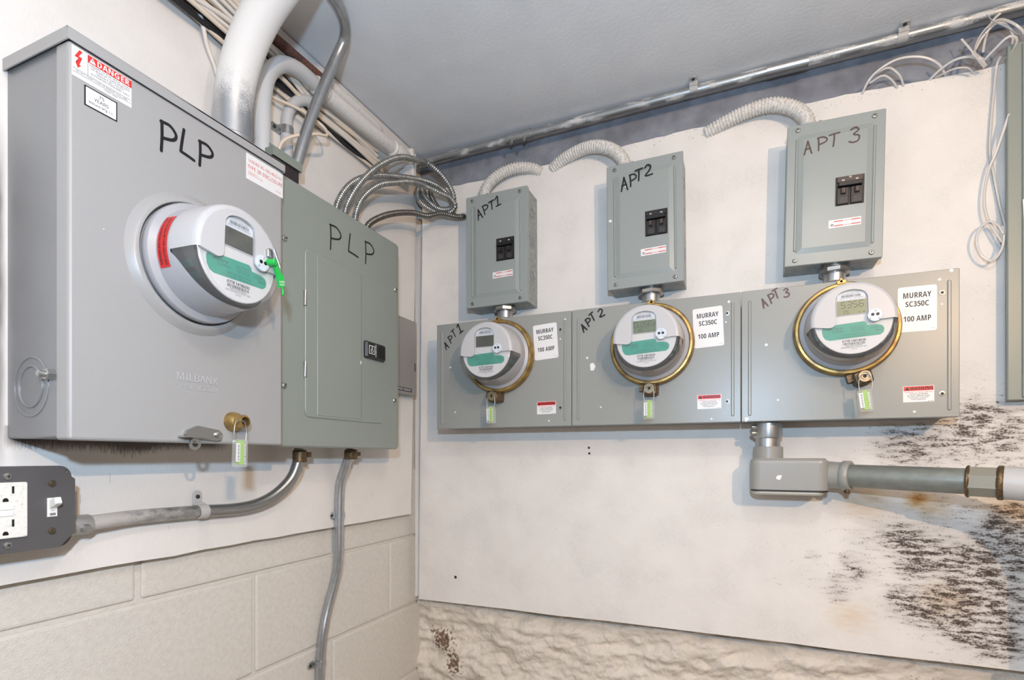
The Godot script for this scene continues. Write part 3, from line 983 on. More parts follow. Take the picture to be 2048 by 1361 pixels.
func breaker_box(i: int, label: String, xf: Transform3D) -> Node3D:
	var w := 0.1675
	var h := 0.2830
	var d := 0.0755
	var t := thing("breaker_box", label, "breaker box", xf, "breaker boxes above the meters")
	var st := S()
	loft(st, 0, 0, w - 0.004, h - 0.004, 0.001, [[0.0, 0.0005], [0.0, d - 0.004]])
	var body := part("body", st, M.worn, t)
	st = S()
	for y in [-0.07, 0.02, 0.09]:
		for r in [0.0135, 0.0095]:
			lathe(st, [Vector2(r, 0), Vector2(r, 0.0006), Vector2(r - 0.0009, 0.0006), Vector2(r - 0.0009, 0)], 24, 0, TAU, Transform3D(Basis(Vector3.UP, PI / 2), Vector3(w / 2 - 0.002, y, 0.037)))
	part("knockout", st, M.worn, body)
	st = S()
	loft(st, 0, 0, w, h, 0.0015, [[0.0, d - 0.012], [0.0, d - 0.001], [0.001, d]])
	var cv := part("cover", st, M.breaker_box, t)
	st = S()
	loft(st, 0, 0.0, w - 0.038, h - 0.044, 0.002, [[0.0, d - 0.0002], [0.011, d + 0.0030]], false)
	part("raised_panel", st, M.breaker_box, cv)
	for x in [-w / 2 + 0.0175, w / 2 - 0.0175]:
		st = S()
		loft(st, x, 0, 0.006, h - 0.055, 0.003, [[0.0, d - 0.0002], [0.002, d + 0.0026]], false)
		part("rib", st, M.breaker_box, cv)
	for q in [[-1, 1], [1, 1], [1, -1], [-1, -1]]:
		screw(t, q[0] * (w / 2 - 0.0195 + 0.001), q[1] * (h / 2 - 0.011), d, 0.0046, M.screw, true, 0.4 + q[0] + q[1])
	var dz := d + 0.003
	# double-pole circuit breaker in its cut-out
	st = S()
	sheet(st, 0, 0, 0.0485, 0.0560, 0.0004, 0.0004)
	var br := part("circuit_breaker", st, M.breaker, t, AT(0.0265, -0.006, dz))
	var brown: Material = M.breaker_brown if i > 0 else M.breaker
	for x in [-0.0115, 0.0115]:
		st = S()
		loft(st, x, -0.0105, 0.0200, 0.0320, 0.001, [[0.0, 0.0], [0.0, 0.0030], [0.0008, 0.0038]])
		part("pole", st, M.breaker, br)
		st = S()
		loft(st, x, -0.002, 0.0085, 0.0120, 0.001, [[0.0, 0.003], [0.0005, 0.0080], [0.0015, 0.0095]])
		part("toggle", st, brown, br)
		st = S()
		for k in 4:
			txt(st, ["HACR 10K", "SWD 120", "CU-AL 60", "TYPE MP"][k], x + 0.001, -0.0155 - 0.0026 * k, 0.0016, 0.0040, 0.011, 1)
		part("lettering", st, M.grey_print, br)
	st = S()
	loft(st, 0, 0.0105, 0.0400, 0.0085, 0.001, [[0.0, 0.0], [0.0, 0.0080], [0.001, 0.0095]])
	part("handle_tie", st, M.ink, br)
	st = S()
	loft(st, 0, 0.0215, 0.0440, 0.0110, 0.001, [[0.0, 0.0], [0.0, 0.0030], [0.0008, 0.0038]])
	part("top_block", st, brown if i == 2 else M.breaker, br)
	st = S()
	txt(st, "60", -0.0115, 0.0180, 0.0030, 0.0040, 0.0045, 1, true)
	txt(st, "60", 0.0115, 0.0180, 0.0030, 0.0040, 0.0045, 1, true)
	if i == 2:
		txt(st, "75", 0.0, 0.0225, 0.0030, 0.0040, 0.0045, 1, true)
	part("rating", st, M.sticker, br)
	# red and white strip label
	st = S()
	sheet(st, 0, 0, 0.0545, 0.0155, 0.0005)
	var sl := part("strip_label", st, M.sticker, t, AT(0.0195, -0.0675, dz, 0.02))
	st = S()
	for y in [0.0042, -0.0042]:
		for x in [-0.0105, 0.0185]:
			box(st, Vector3(x, y, 0.0005), Vector3(0.0155, 0.0016, 0.0002))
		txt(st, "DANGER" if y > 0 else "WARNING", 0.004, y - 0.001, 0.0020, 0.0005, 0.0110, 1)
	part("red_print", st, M.red_print, sl)
	st = S()
	lathe(st, [Vector2(0.0024, 0.0004), Vector2(0.0013, 0.0005)], 14, 0, TAU, AT(-0.0215, -0.002))
	part("badge", st, M.black_print, sl)
	return t

func conduit_nipple(label: String, x: float, y0: float, y1: float) -> void:
	var t := thing("conduit_nipple", label, "conduit fitting", RW(x, 0, 0.045), "short nipples between boxes")
	var up := Transform3D(Basis(Vector3.RIGHT, -PI / 2), Vector3.ZERO)
	var st := S()
	lathe(st, [Vector2(0.0195, y0 - 0.012), Vector2(0.0195, y1 + 0.012)], 24, 0, TAU, up)
	part("pipe", st, M.galv, t)
	st = S()
	lathe(st, [Vector2(0.0, y1 - 0.011), Vector2(0.0270, y1 - 0.011), Vector2(0.0285, y1 - 0.009), Vector2(0.0285, y1 - 0.002), Vector2(0.0270, y1)], 8, 0.2, TAU + 0.2, up)
	part("locknut", st, M.steel, t)
	st = S()
	lathe(st, [Vector2(0.0, y0), Vector2(0.0250, y0), Vector2(0.0265, y0 + 0.002), Vector2(0.0265, y0 + 0.009), Vector2(0.0250, y0 + 0.011)], 6, 0.5, TAU + 0.5, up)
	part("hex_nut", st, M.edge_grey, t)

func flex(label: String, pts: Array, base: Vector3) -> void:
	var t := thing("flexible_conduit", label, "flexible conduit", Transform3D(Basis(), base + Vector3(0, Y0, 0)), "white corrugated conduits above the breaker boxes")
	var p := []
	for q in pts:
		p.append(Vector3(q[0], q[1], q[2]) - base)
	var st := S()
	ridged(st, p, 0.0152, 0.0066, 0.0032, 18)
	part("hose", st, M.flex, t)
	var up := Transform3D(Basis(Vector3.RIGHT, -PI / 2), Vector3.ZERO)
	st = S()
	lathe(st, [Vector2(0.0155, -0.004), Vector2(0.0175, 0.0), Vector2(0.0175, 0.014), Vector2(0.0165, 0.017), Vector2(0.012, 0.017)], 24, 0, TAU, up)
	var c := part("connector", st, M.fitting_light, t)
	st = S()
	lathe(st, [Vector2(0.0045, 0.012), Vector2(0.0045, 0.020), Vector2(0.003, 0.022), Vector2(0, 0.022)], 12, 0, TAU, AT(-0.017, 0.008, 0.0) )
	lathe(st, [Vector2(0.0045, 0.012), Vector2(0.0045, 0.020), Vector2(0.003, 0.022), Vector2(0, 0.022)], 12, 0, TAU, AT(0.018, 0.010, 0.0))
	box(st, Vector3(0, 0.009, 0.010), Vector3(0.040, 0.010, 0.010))
	part("clamp_screw", st, M.screw, c)

# ---------------------------------------------------------------- build
func _ready() -> void:
	# ---- camera: pitch level, lens shifted up
	var cam := Camera3D.new()
	cam.name = "camera"
	cam.projection = Camera3D.PROJECTION_FRUSTUM
	cam.near = 0.05
	cam.far = 30.0
	cam.size = 2.0 * 0.05 * 680.5 / 1080.0
	cam.frustum_offset = Vector2(0, 0.05 * (914.0 - 680.5) / 1080.0)
	add_child(cam)
	cam.position = Vector3(0.8444, Y0, 1.3)
	cam.rotation = Vector3(0, atan(459.0 / 1080.0), 0)
	cam.current = true
	# ---- environment
	var env := Environment.new()
	env.background_mode = Environment.BG_COLOR
	env.background_color = Color(0.02, 0.02, 0.02)
	env.tonemap_mode = Environment.TONE_MAPPER_LINEAR
	env.tonemap_exposure = 0.525
	env.sdfgi_enabled = true
	env.ssao_enabled = true
	env.ssil_enabled = true
	var we := WorldEnvironment.new()
	we.name = "environment"
	we.environment = env
	add_child(we)
	# ---- lights: a warm bulb on the ceiling to the right, a second nearer lamp, a cool lamp beside the camera
	lamp(Vector3(1.72, 0.60, 1.85), Color(1.0, 0.85, 0.69), 2.9, 0.016)
	lamp(Vector3(1.09, 0.78, 1.10), Color(1.0, 0.95, 0.90), 0.32, 0.016)
	var fl := OmniLight3D.new()
	fl.name = "work_light"
	fl.light_color = Color(0.75, 0.88, 1.0)
	fl.light_energy = 1.55
	fl.light_size = 0.02
	fl.omni_range = 8.0
	fl.omni_attenuation = 2.0
	fl.shadow_enabled = true
	add_child(fl)
	fl.position = Vector3(0.87, Y0 + 0.20, 1.40)

	sans = SystemFont.new()
	sans.font_names = PackedStringArray(["Droid Sans"])
	bold = SystemFont.new()
	bold.font_names = PackedStringArray(["Droid Sans"])
	bold.font_weight = 700
	materials()
	room()
	boards()
	left_wall_things()
	right_wall_things()
	overhead()
	lamp_stand()

func lamp(p: Vector3, c: Color, e: float, size: float) -> void:
	var l := OmniLight3D.new()
	l.name = "bulb_light"
	l.light_color = c
	l.light_energy = e
	l.light_size = size
	l.omni_range = 8.0
	l.omni_attenuation = 2.0
	l.shadow_enabled = true
	add_child(l, true)
	l.position = p + Vector3(0, Y0, 0)

func lamp_fitting(label: String, p: Vector3) -> void:
	var t := thing("ceiling_lamp", label, "lamp", Transform3D(Basis(Vector3.RIGHT, PI / 2), Vector3(p.x, Y0 + 0.857, p.z)))
	var st := S()
	var d := 0.857 - p.y - 0.174
	lathe(st, [Vector2(0.05, 0.0), Vector2(0.05, 0.012), Vector2(0.024, 0.02), Vector2(0.02, 0.032), Vector2(0, 0.032)], 24)
	if d > 0.0:
		lathe(st, [Vector2(0.008, 0.03), Vector2(0.008, 0.105 + d), Vector2(0.02, 0.108 + d), Vector2(0.02, 0.135 + d), Vector2(0, 0.135 + d)], 20)
	else:
		d = -0.103
	part("holder", st, M.white_plastic, t)
	st = S()
	lathe(st, [Vector2(0.013, 0.135 + d), Vector2(0.022, 0.150 + d), Vector2(0.030, 0.166 + d), Vector2(0.030, 0.180 + d), Vector2(0.022, 0.194 + d), Vector2(0, 0.200 + d)], 24)
	part("bulb", st, M.glow, t)

func lamp_stand() -> void:
	lamp_fitting("bare warm bulb in a white ceiling holder, to the right behind the camera", Vector3(1.72, 0.60, 1.85))
	lamp_fitting("bare warm bulb in a white ceiling holder, above the camera", Vector3(1.09, 0.78, 1.10))
	var t := thing("work_lamp", "small cool white lamp on a thin black stand beside the camera", "lamp", Transform3D(Basis(), Vector3(0.87, 0, 1.44)))
	var st := S()
	tube(st, straight(Vector3(0, 0.02, 0), Vector3(0, Y0 + 0.17, 0)), 0.009, 10)
	lathe(st, [Vector2(0.16, 0.0), Vector2(0.16, 0.012), Vector2(0.15, 0.018), Vector2(0, 0.018)], 32, 0, TAU, Transform3D(Basis(Vector3.RIGHT, -PI / 2), Vector3.ZERO))
	part("stand", st, M.black_plastic, t)
	st = S()
	loft(st, 0, Y0 + 0.20, 0.075, 0.055, 0.006, [[0.003, 0.0], [0.0, -0.004 + 0.008], [0.0, 0.012]])
	part("housing", st, M.black_plastic, t, Transform3D(Basis(Vector3.UP, PI), Vector3(0, 0, -0.004)))
	st = S()
	loft(st, 0, Y0 + 0.20, 0.064, 0.044, 0.004, [[0.0, 0.0], [0.0, 0.002]])
	part("diffuser", st, M.glow_cold, t, Transform3D(Basis(Vector3.UP, PI), Vector3(0, 0, -0.0165)))

func room() -> void:
	var st := S()
	box(st, Vector3(1.6, -0.05, 1.6), Vector3(3.6, 0.1, 3.6))
	structure("floor", st, M.floor)
	st = S()
	box(st, Vector3(1.6, Y0 + 0.857 + 0.05, 1.6), Vector3(3.6, 0.1, 3.6))
	structure("ceiling", st, M.ceiling)
	st = S()
	box(st, Vector3(3.25, 1.15, 1.6), Vector3(0.1, 2.4, 3.6))
	structure("wall_far", st, M.plain_wall)
	st = S()
	box(st, Vector3(1.6, 1.15, 3.25), Vector3(3.6, 2.4, 0.1))
	structure("wall_back", st, M.plain_wall)
	# right-hand wall: painted masonry, its rough foot of rubble stone below the board
	st = S()
	box(st, Vector3(1.6, 1.15, -0.08 - 0.055), Vector3(3.6, 2.4, 0.16))
	var wr := structure("wall_right", st, M.upper_wall)
	st = S()
	new_group(st)
	var nx := 300; var ny := 190
	var na := noise(3.2, 4, 61); var nb := noise(9.0, 4, 62, FastNoiseLite.TYPE_CELLULAR); var nc := noise(22.0, 4, 63)
	na.frequency = 5.0
	nb.cellular_return_type = FastNoiseLite.RETURN_DISTANCE2_SUB
	nb.domain_warp_enabled = true
	nb.domain_warp_amplitude = 0.06
	nb.domain_warp_frequency = 9.0
	var grid := []
	for j in ny + 1:
		var row := PackedVector3Array()
		for i in nx + 1:
			var x := -0.02 + 1.75 * i / nx
			var y := -1.45 + 1.13 * pow(float(j) / ny, 0.75)
			var z := -0.040 + 0.026 * na.get_noise_2d(x, y * 1.6) + 0.014 * clampf(nb.get_noise_2d(x * 0.55, y * 1.3) + 0.6, 0, 1) + 0.010 * nc.get_noise_2d(x * 0.5, y * 1.2)
			z = minf(z, -0.0195)
			z = lerpf(z, -0.05, smoothstep(-0.42, -0.36, y))
			row.append(Vector3(x, Y0 + y, maxf(z, -0.054)))
		grid.append(row)
	for j in ny:
		for i in nx:
			var c := [grid[j][i], grid[j][i + 1], grid[j + 1][i + 1], grid[j + 1][i]]
			var u := []
			for v in c:
				u.append(Vector2((v.x + 0.02) / 1.75, (Y0 - 0.32 - v.y) / 1.13))
			quaduv(st, c, u)
	flat(st)
	var rub := part("rubble_face", st, M.stone, wr)
	# left-hand wall: painted concrete blocks on a bed of mortar
	st = S()
	box(st, Vector3(-0.08 - 0.0235, 1.15, 1.6), Vector3(0.16, 2.4, 3.6))
	var wl := structure("wall_left", st, M.mortar)
	rng.seed = 7
	var variants := []
	for k in 3:
		var b := S()
		var bw := 0.434 - 0.0075
		loft(b, 0, 0, bw, 0.194 - 0.0075, 0.005, [[0.0, 0.0], [0.0, 0.0018], [0.0018, 0.0036], [0.0050, 0.0042]], false)
		variants.append(finish(b))
	for row in 9:
		var yc := -0.129 - 0.194 * row
		if row == 0:
			yc = -0.129
		if yc - 0.09 < -1.45:
			continue
		for k in 6:
			var s := -0.1023 - 0.217 - 0.434 * k + (0.217 if row % 2 == 0 else 0.0) + 0.434
			var xf := LW(s + rng.randf_range(-0.002, 0.002), yc, -0.0235 + rng.randf_range(-0.0005, 0.0005))
			part_mesh("concrete_block", variants[k % 3], M.block, wl, xf)

func boards() -> void:
	# right board
	rng.seed = 5
	var pts := PackedVector2Array()
	pts.append(Vector2(0.0067, -0.402)); 
	for k in 12:
		pts.append(Vector2(0.0067 + 1.6 * (k + 1) / 12.0, -0.4015 + rng.randf_range(-0.0015, 0.0015)))
	for k in 80:
		var x := 1.605 - 1.587 * k / 79.0
		var top := 0.7415 + 0.010 * smoothstep(0.3, 0.8, x) - 0.011 * smoothstep(0.95, 1.3, x)
		pts.append(Vector2(x, top + rng.randf_range(-0.0016, 0.0016)))
	for k in 10:
		pts.append(Vector2(0.018 - 0.0113 * (k + 1) / 11.0 + rng.randf_range(-0.001, 0.001), 0.735 - 1.137 * (k + 1) / 11.0))
	var t := thing("plywood_board", "large white painted plywood board on the right wall, mouldy at its lower right", "board", RW(0, 0, 0), "")
	var st := S()
	var ix := Geometry2D.triangulate_polygon(pts)
	for i in range(0, ix.size(), 3):
		var a := pts[ix[i]]; var b := pts[ix[i + 1]]; var c := pts[ix[i + 2]]
		if (b - a).cross(c - a) < 0:
			var q := b; b = c; c = q
		var uv := []
		for p in [a, b, c]:
			uv.append(Vector2(p.x / 1.6, (0.76 - p.y) / 1.2))
		triuv(st, _v(a, 0), _v(b, 0), _v(c, 0), uv[0], uv[1], uv[2])
	part("face", st, M.board_right, t)
	st = S()
	for i in pts.size():
		var a := pts[i]; var b := pts[(i + 1) % pts.size()]
		quad(st, _v(a, -0.0185), _v(b, -0.0185), _v(b, 0), _v(a, 0))
	box(st, Vector3(0.8, 0.17, -0.0365), Vector3(1.55, 1.08, 0.0362))
	part("edge", st, M.board_edge, t)
	for q in [[0.124, -0.330, 0.0042], [0.498, 0.022, 0.003], [0.499, 0.008, 0.003]]:
		st = S()
		lathe(st, [Vector2(q[2], 0.0003), Vector2(0, 0.0004)], 12, 0, TAU, AT(q[0], q[1]))
		part("nail_hole", st, M.slot, t)
	# left board
	t = thing("plywood_board", "white painted plywood board on the left wall behind the two PLP cabinets", "board", LW(0, 0, 0))
	st = S()
	pts = PackedVector2Array()
	rng.seed = 6
	for k in 31:
		var s := -1.6 + 1.57 * k / 30.0
		pts.append(Vector2(s, -0.158 - 0.002 * smoothstep(-0.2, -0.9, s) + rng.randf_range(-0.0012, 0.0012)))
	pts.append(Vector2(-0.022, 0.1)); pts.append(Vector2(-0.006, 0.6)); pts.append(Vector2(-0.004, 0.853)); pts.append(Vector2(-1.6, 0.853))
	ix = Geometry2D.triangulate_polygon(pts)
	for i in range(0, ix.size(), 3):
		var a := pts[ix[i]]; var b := pts[ix[i + 1]]; var c := pts[ix[i + 2]]
		if (b - a).cross(c - a) < 0:
			var q := b; b = c; c = q
		var uv := []
		for p in [a, b, c]:
			uv.append(Vector2((p.x + 1.2) / 1.2, (0.9 - p.y) / 1.1))
		triuv(st, _v(a, 0), _v(b, 0), _v(c, 0), uv[0], uv[1], uv[2])
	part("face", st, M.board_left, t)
	st = S()
	for i in pts.size():
		var a := pts[i]; var b := pts[(i + 1) % pts.size()]
		quad(st, _v(a, -0.0178), _v(b, -0.0178), _v(b, 0), _v(a, 0))
	part("edge", st, M.board_edge, t)
	# filler strip in the corner
	st = S()
	rng.seed = 8
	pts = PackedVector2Array()
	pts.append(Vector2(-0.018, 0.748)); pts.append(Vector2(-0.018, -0.40))
	for k in 60:
		var f := k / 59.0
		var y := -0.40 + 1.148 * f
		var x := lerpf(0.0015, 0.0105, f) + rng.randf_range(-0.0016, 0.0010)
		if absf(y + 0.02) < 0.05:
			x -= 0.004
		pts.append(Vector2(x, y))
	poly(st, pts, 0.0, 0.037)
	solo("filler_strip", "narrow ragged painted filler strip up the corner between the two plywood boards", "strip", st, M.board_left_plain, RW(0.0, 0.0, -0.0548))

func left_wall_things() -> void:
	meter_cabinet()
	# the cabinet's meter
	var m := meter("electricity meter with red side sticker on the large grey PLP cabinet", LW(-0.770, 0.270, 0.1340, -0.03), "A71B 14186502", M.lcd_dark, "88E8", "88", 201)
	var st := S()
	for k in 14:   # red warning sticker round the side
		var a0 := deg_to_rad(lerpf(146, 204, k / 14.0)); var a1 := deg_to_rad(lerpf(146, 204, (k + 1) / 14.0))
		quad(st, Vector3(cos(a0), sin(a0), 0) * 0.0719 + Vector3(0, 0, 0.022), Vector3(cos(a1), sin(a1), 0) * 0.0719 + Vector3(0, 0, 0.022), Vector3(cos(a1), sin(a1), 0) * 0.0706 + Vector3(0, 0, 0.039), Vector3(cos(a0), sin(a0), 0) * 0.0706 + Vector3(0, 0, 0.039))
	var rs := part("red_sticker", st, M.sticker_red, m)
	st = S()
	txt(st, "TAMPERING WITH THIS METER IS A CRIME", 0.0725 * deg_to_rad(201), 0.0290, 0.0034, 0, 0.0725 * deg_to_rad(52), 0, true, PI, 0.0725)
	txt(st, "VIOLATORS WILL BE PROSECUTED", 0.0725 * deg_to_rad(201), 0.0370, 0.0036, 0, 0.0725 * deg_to_rad(52), 0, true, PI, 0.0722)
	part("lettering", st, M.ink, rs)
	# green plastic seal on its port
	var t := thing("plastic_seal", "bright green plastic seal clipped through the port of the PLP cabinet meter", "seal", LW(-0.770, 0.270, 0.134) * AT(0.046, 0.002, 0.090))
	st = S()
	lathe(st, [Vector2(0.0, -0.002), Vector2(0.0048, -0.002), Vector2(0.0048, 0.012), Vector2(0.0040, 0.013), Vector2(0, 0.013)], 16, 0, TAU, Transform3D(Basis(Vector3.UP, 0.3), Vector3(-0.006, 0.004, 0)))
	part("plug", st, M.seal_green, t)
	st = S()
	poly(st, PackedVector2Array([Vector2(-0.002, 0.004), Vector2(0.005, -0.012), Vector2(0.010, -0.028), Vector2(0.019, -0.024), Vector2(0.017, -0.010), Vector2(0.010, -0.004), Vector2(0.004, 0.006)]), 0.004, 0.008, true)
	tube(st, smooth_path([Vector3(0.014, -0.024, 0.006), Vector3(0.017, -0.031, 0.006), Vector3(0.0165, -0.037, 0.006)], 0.002), 0.0018, 8)
	var fg := part("flag", st, M.seal_green, t)
	st = S()
	txt(st, "CON EDISON", 0.0085, -0.0215, 0.0026, 0.0083, 0.010, 0, true, 0.25)
	txt(st, "71816114", 0.0090, -0.0255, 0.0026, 0.0083, 0.010, 0, true, 0.25)
	part("lettering", st, M.sticker, fg)
	st = S()
	tube(st, straight(Vector3(0.0, 0.024, 0.006), Vector3(0.009, 0.000, 0.009), 3), 0.0022, 10)
	loft(st, -0.002, 0.018, 0.010, 0.014, 0.004, [[0.0, -0.004], [0.0, 0.002], [0.001, 0.003]])
	part("metal_pin", st, M.steel, t)
	# tag on the cabinet lock
	seal_tag("green seal tag hanging from the brass lock on the PLP meter cabinet", LW(-0.7235, 0.050, 0.1640), -0.03)
	breaker_panel()
	# flat grey cover behind the panel
	t = thing("flat_cover", "flat grey metal box half hidden behind the PLP breaker panel, in the corner", "box", LW(-0.155, 0.267, 0.0))
	st = S()
	loft(st, 0, 0, 0.235, 0.203, 0.002, [[0.0, 0.0005], [0.0, 0.022], [0.0015, 0.0235]])
	part("body", st, M.grey_cover, t)
	st = S()
	box(st, Vector3(0.1085, -0.023, 0.0236), Vector3(0.0035, 0.022, 0.0006))
	part("slot", st, M.slot, t)
	st = S()
	sheet(st, 0.0, 0, 0.075, 0.0095, 0.0004)
	var nl := part("name_strip", st, M.ink, t, AT(0.0545, -0.0885, 0.0235))
	st = S()
	txt(st, "LPRECISION", 0.0, -0.003, 0.006, 0.0005, 0.064, 1, true)
	part("lettering", st, M.sticker, nl)
	outlet()
	# conduit from the outlet box up to the breaker panel
	t = thing("steel_conduit", "thin grey conduit sweeping from the outlet box up to the PLP breaker panel", "conduit", LW(-0.86, -0.09, 0.0))
	var o := Vector3(-0.86, -0.09, 0)
	var p := []
	for q in [[-0.874, -0.092, 0.024], [-0.83, -0.0905, 0.022], [-0.778, -0.0895, 0.0165], [-0.678, -0.091, 0.0155], [-0.61, -0.093, 0.016], [-0.565, -0.088, 0.02], [-0.53, -0.072, 0.028], [-0.503, -0.045, 0.038], [-0.492, -0.016, 0.045], [-0.488, 0.016, 0.047]]:
		p.append(Vector3(q[0], q[1], q[2]) - o)
	st = S()
	tube(st, smooth_path(p, 0.008), 0.0105, 16)
	part("tube", st, M.spray_old, t)
	st = S()
	lathe(st, [Vector2(0.0125, -0.006), Vector2(0.0135, -0.004), Vector2(0.0135, 0.026), Vector2(0.0125, 0.028), Vector2(0.0100, 0.028)], 20, 0, TAU, Transform3D(Basis(Vector3.UP, PI / 2), Vector3(-0.014, -0.002, 0.023)))
	var cn := part("connector", st, M.spray_old, t)
	st = S()
	lathe(st, [Vector2(0.0058, 0), Vector2(0.0058, 0.005), Vector2(0.004, 0.007), Vector2(0, 0.0072)], 14, 0, TAU, AT(0.002, -0.006, 0.034))
	part("set_screw", st, M.screw, cn)
	st = S()
	lathe(st, [Vector2(0.0135, 0.0), Vector2(0.0135, 0.022), Vector2(0.011, 0.024)], 18, 0, TAU, Transform3D(Basis(Vector3.RIGHT, -PI / 2), Vector3(-0.488, -0.011, 0.047) - o))
	box(st, Vector3(-0.488 + 0.016, 0.004, 0.052) - o, Vector3(0.010, 0.010, 0.010))
	part("panel_connector", st, M.brass_dark, t)
	strap_clip(t, Transform3D(Basis(), Vector3(-0.674, -0.0912, 0.0045) - o), 0.0108, 0.016, M.fitting_light, 0.022)
	# upright conduit under the breaker panel
	t = thing("steel_conduit", "thin grey conduit running down from the PLP breaker panel over the block wall", "conduit", LW(-0.335, 0.0, 0.0))
	p = []
	for q in [[-0.335, 0.017, 0.045], [-0.335, -0.02, 0.032], [-0.335, -0.06, 0.0165], [-0.335, -0.124, 0.0125], [-0.335, -0.22, 0.0115], [-0.337, -0.27, 0.005], [-0.352, -0.335, -0.004], [-0.367, -0.39, -0.005], [-0.374, -0.46, -0.006], [-0.379, -0.60, -0.006], [-0.380, -0.9, -0.006], [-0.380, -1.44, -0.006]]:
		p.append(Vector3(q[0] + 0.335, q[1], q[2]))
	st = S()
	tube(st, smooth_path(p, 0.01), 0.0105, 16)
	part("tube", st, M.galv, t)
	st = S()
	lathe(st, [Vector2(0.0135, 0.0), Vector2(0.0145, 0.002), Vector2(0.0145, 0.020), Vector2(0.011, 0.022)], 18, 0, TAU, Transform3D(Basis(Vector3.RIGHT, -PI / 2), Vector3(0, -0.006, 0.045)))
	box(st, Vector3(0.016, 0.006, 0.05), Vector3(0.010, 0.009, 0.010))
	part("panel_connector", st, M.brass_dark, t)
	strap_clip(t, Transform3D(Basis(Vector3.BACK, PI / 2), Vector3(0.0, -0.131, 0.0017)), 0.0108, 0.014, M.galv, 0.004)
	strap_clip(t, Transform3D(Basis(Vector3.BACK, PI / 2 + 0.1), Vector3(-0.0385, -0.452, -0.0178)), 0.0108, 0.014, M.galv, 0.014)

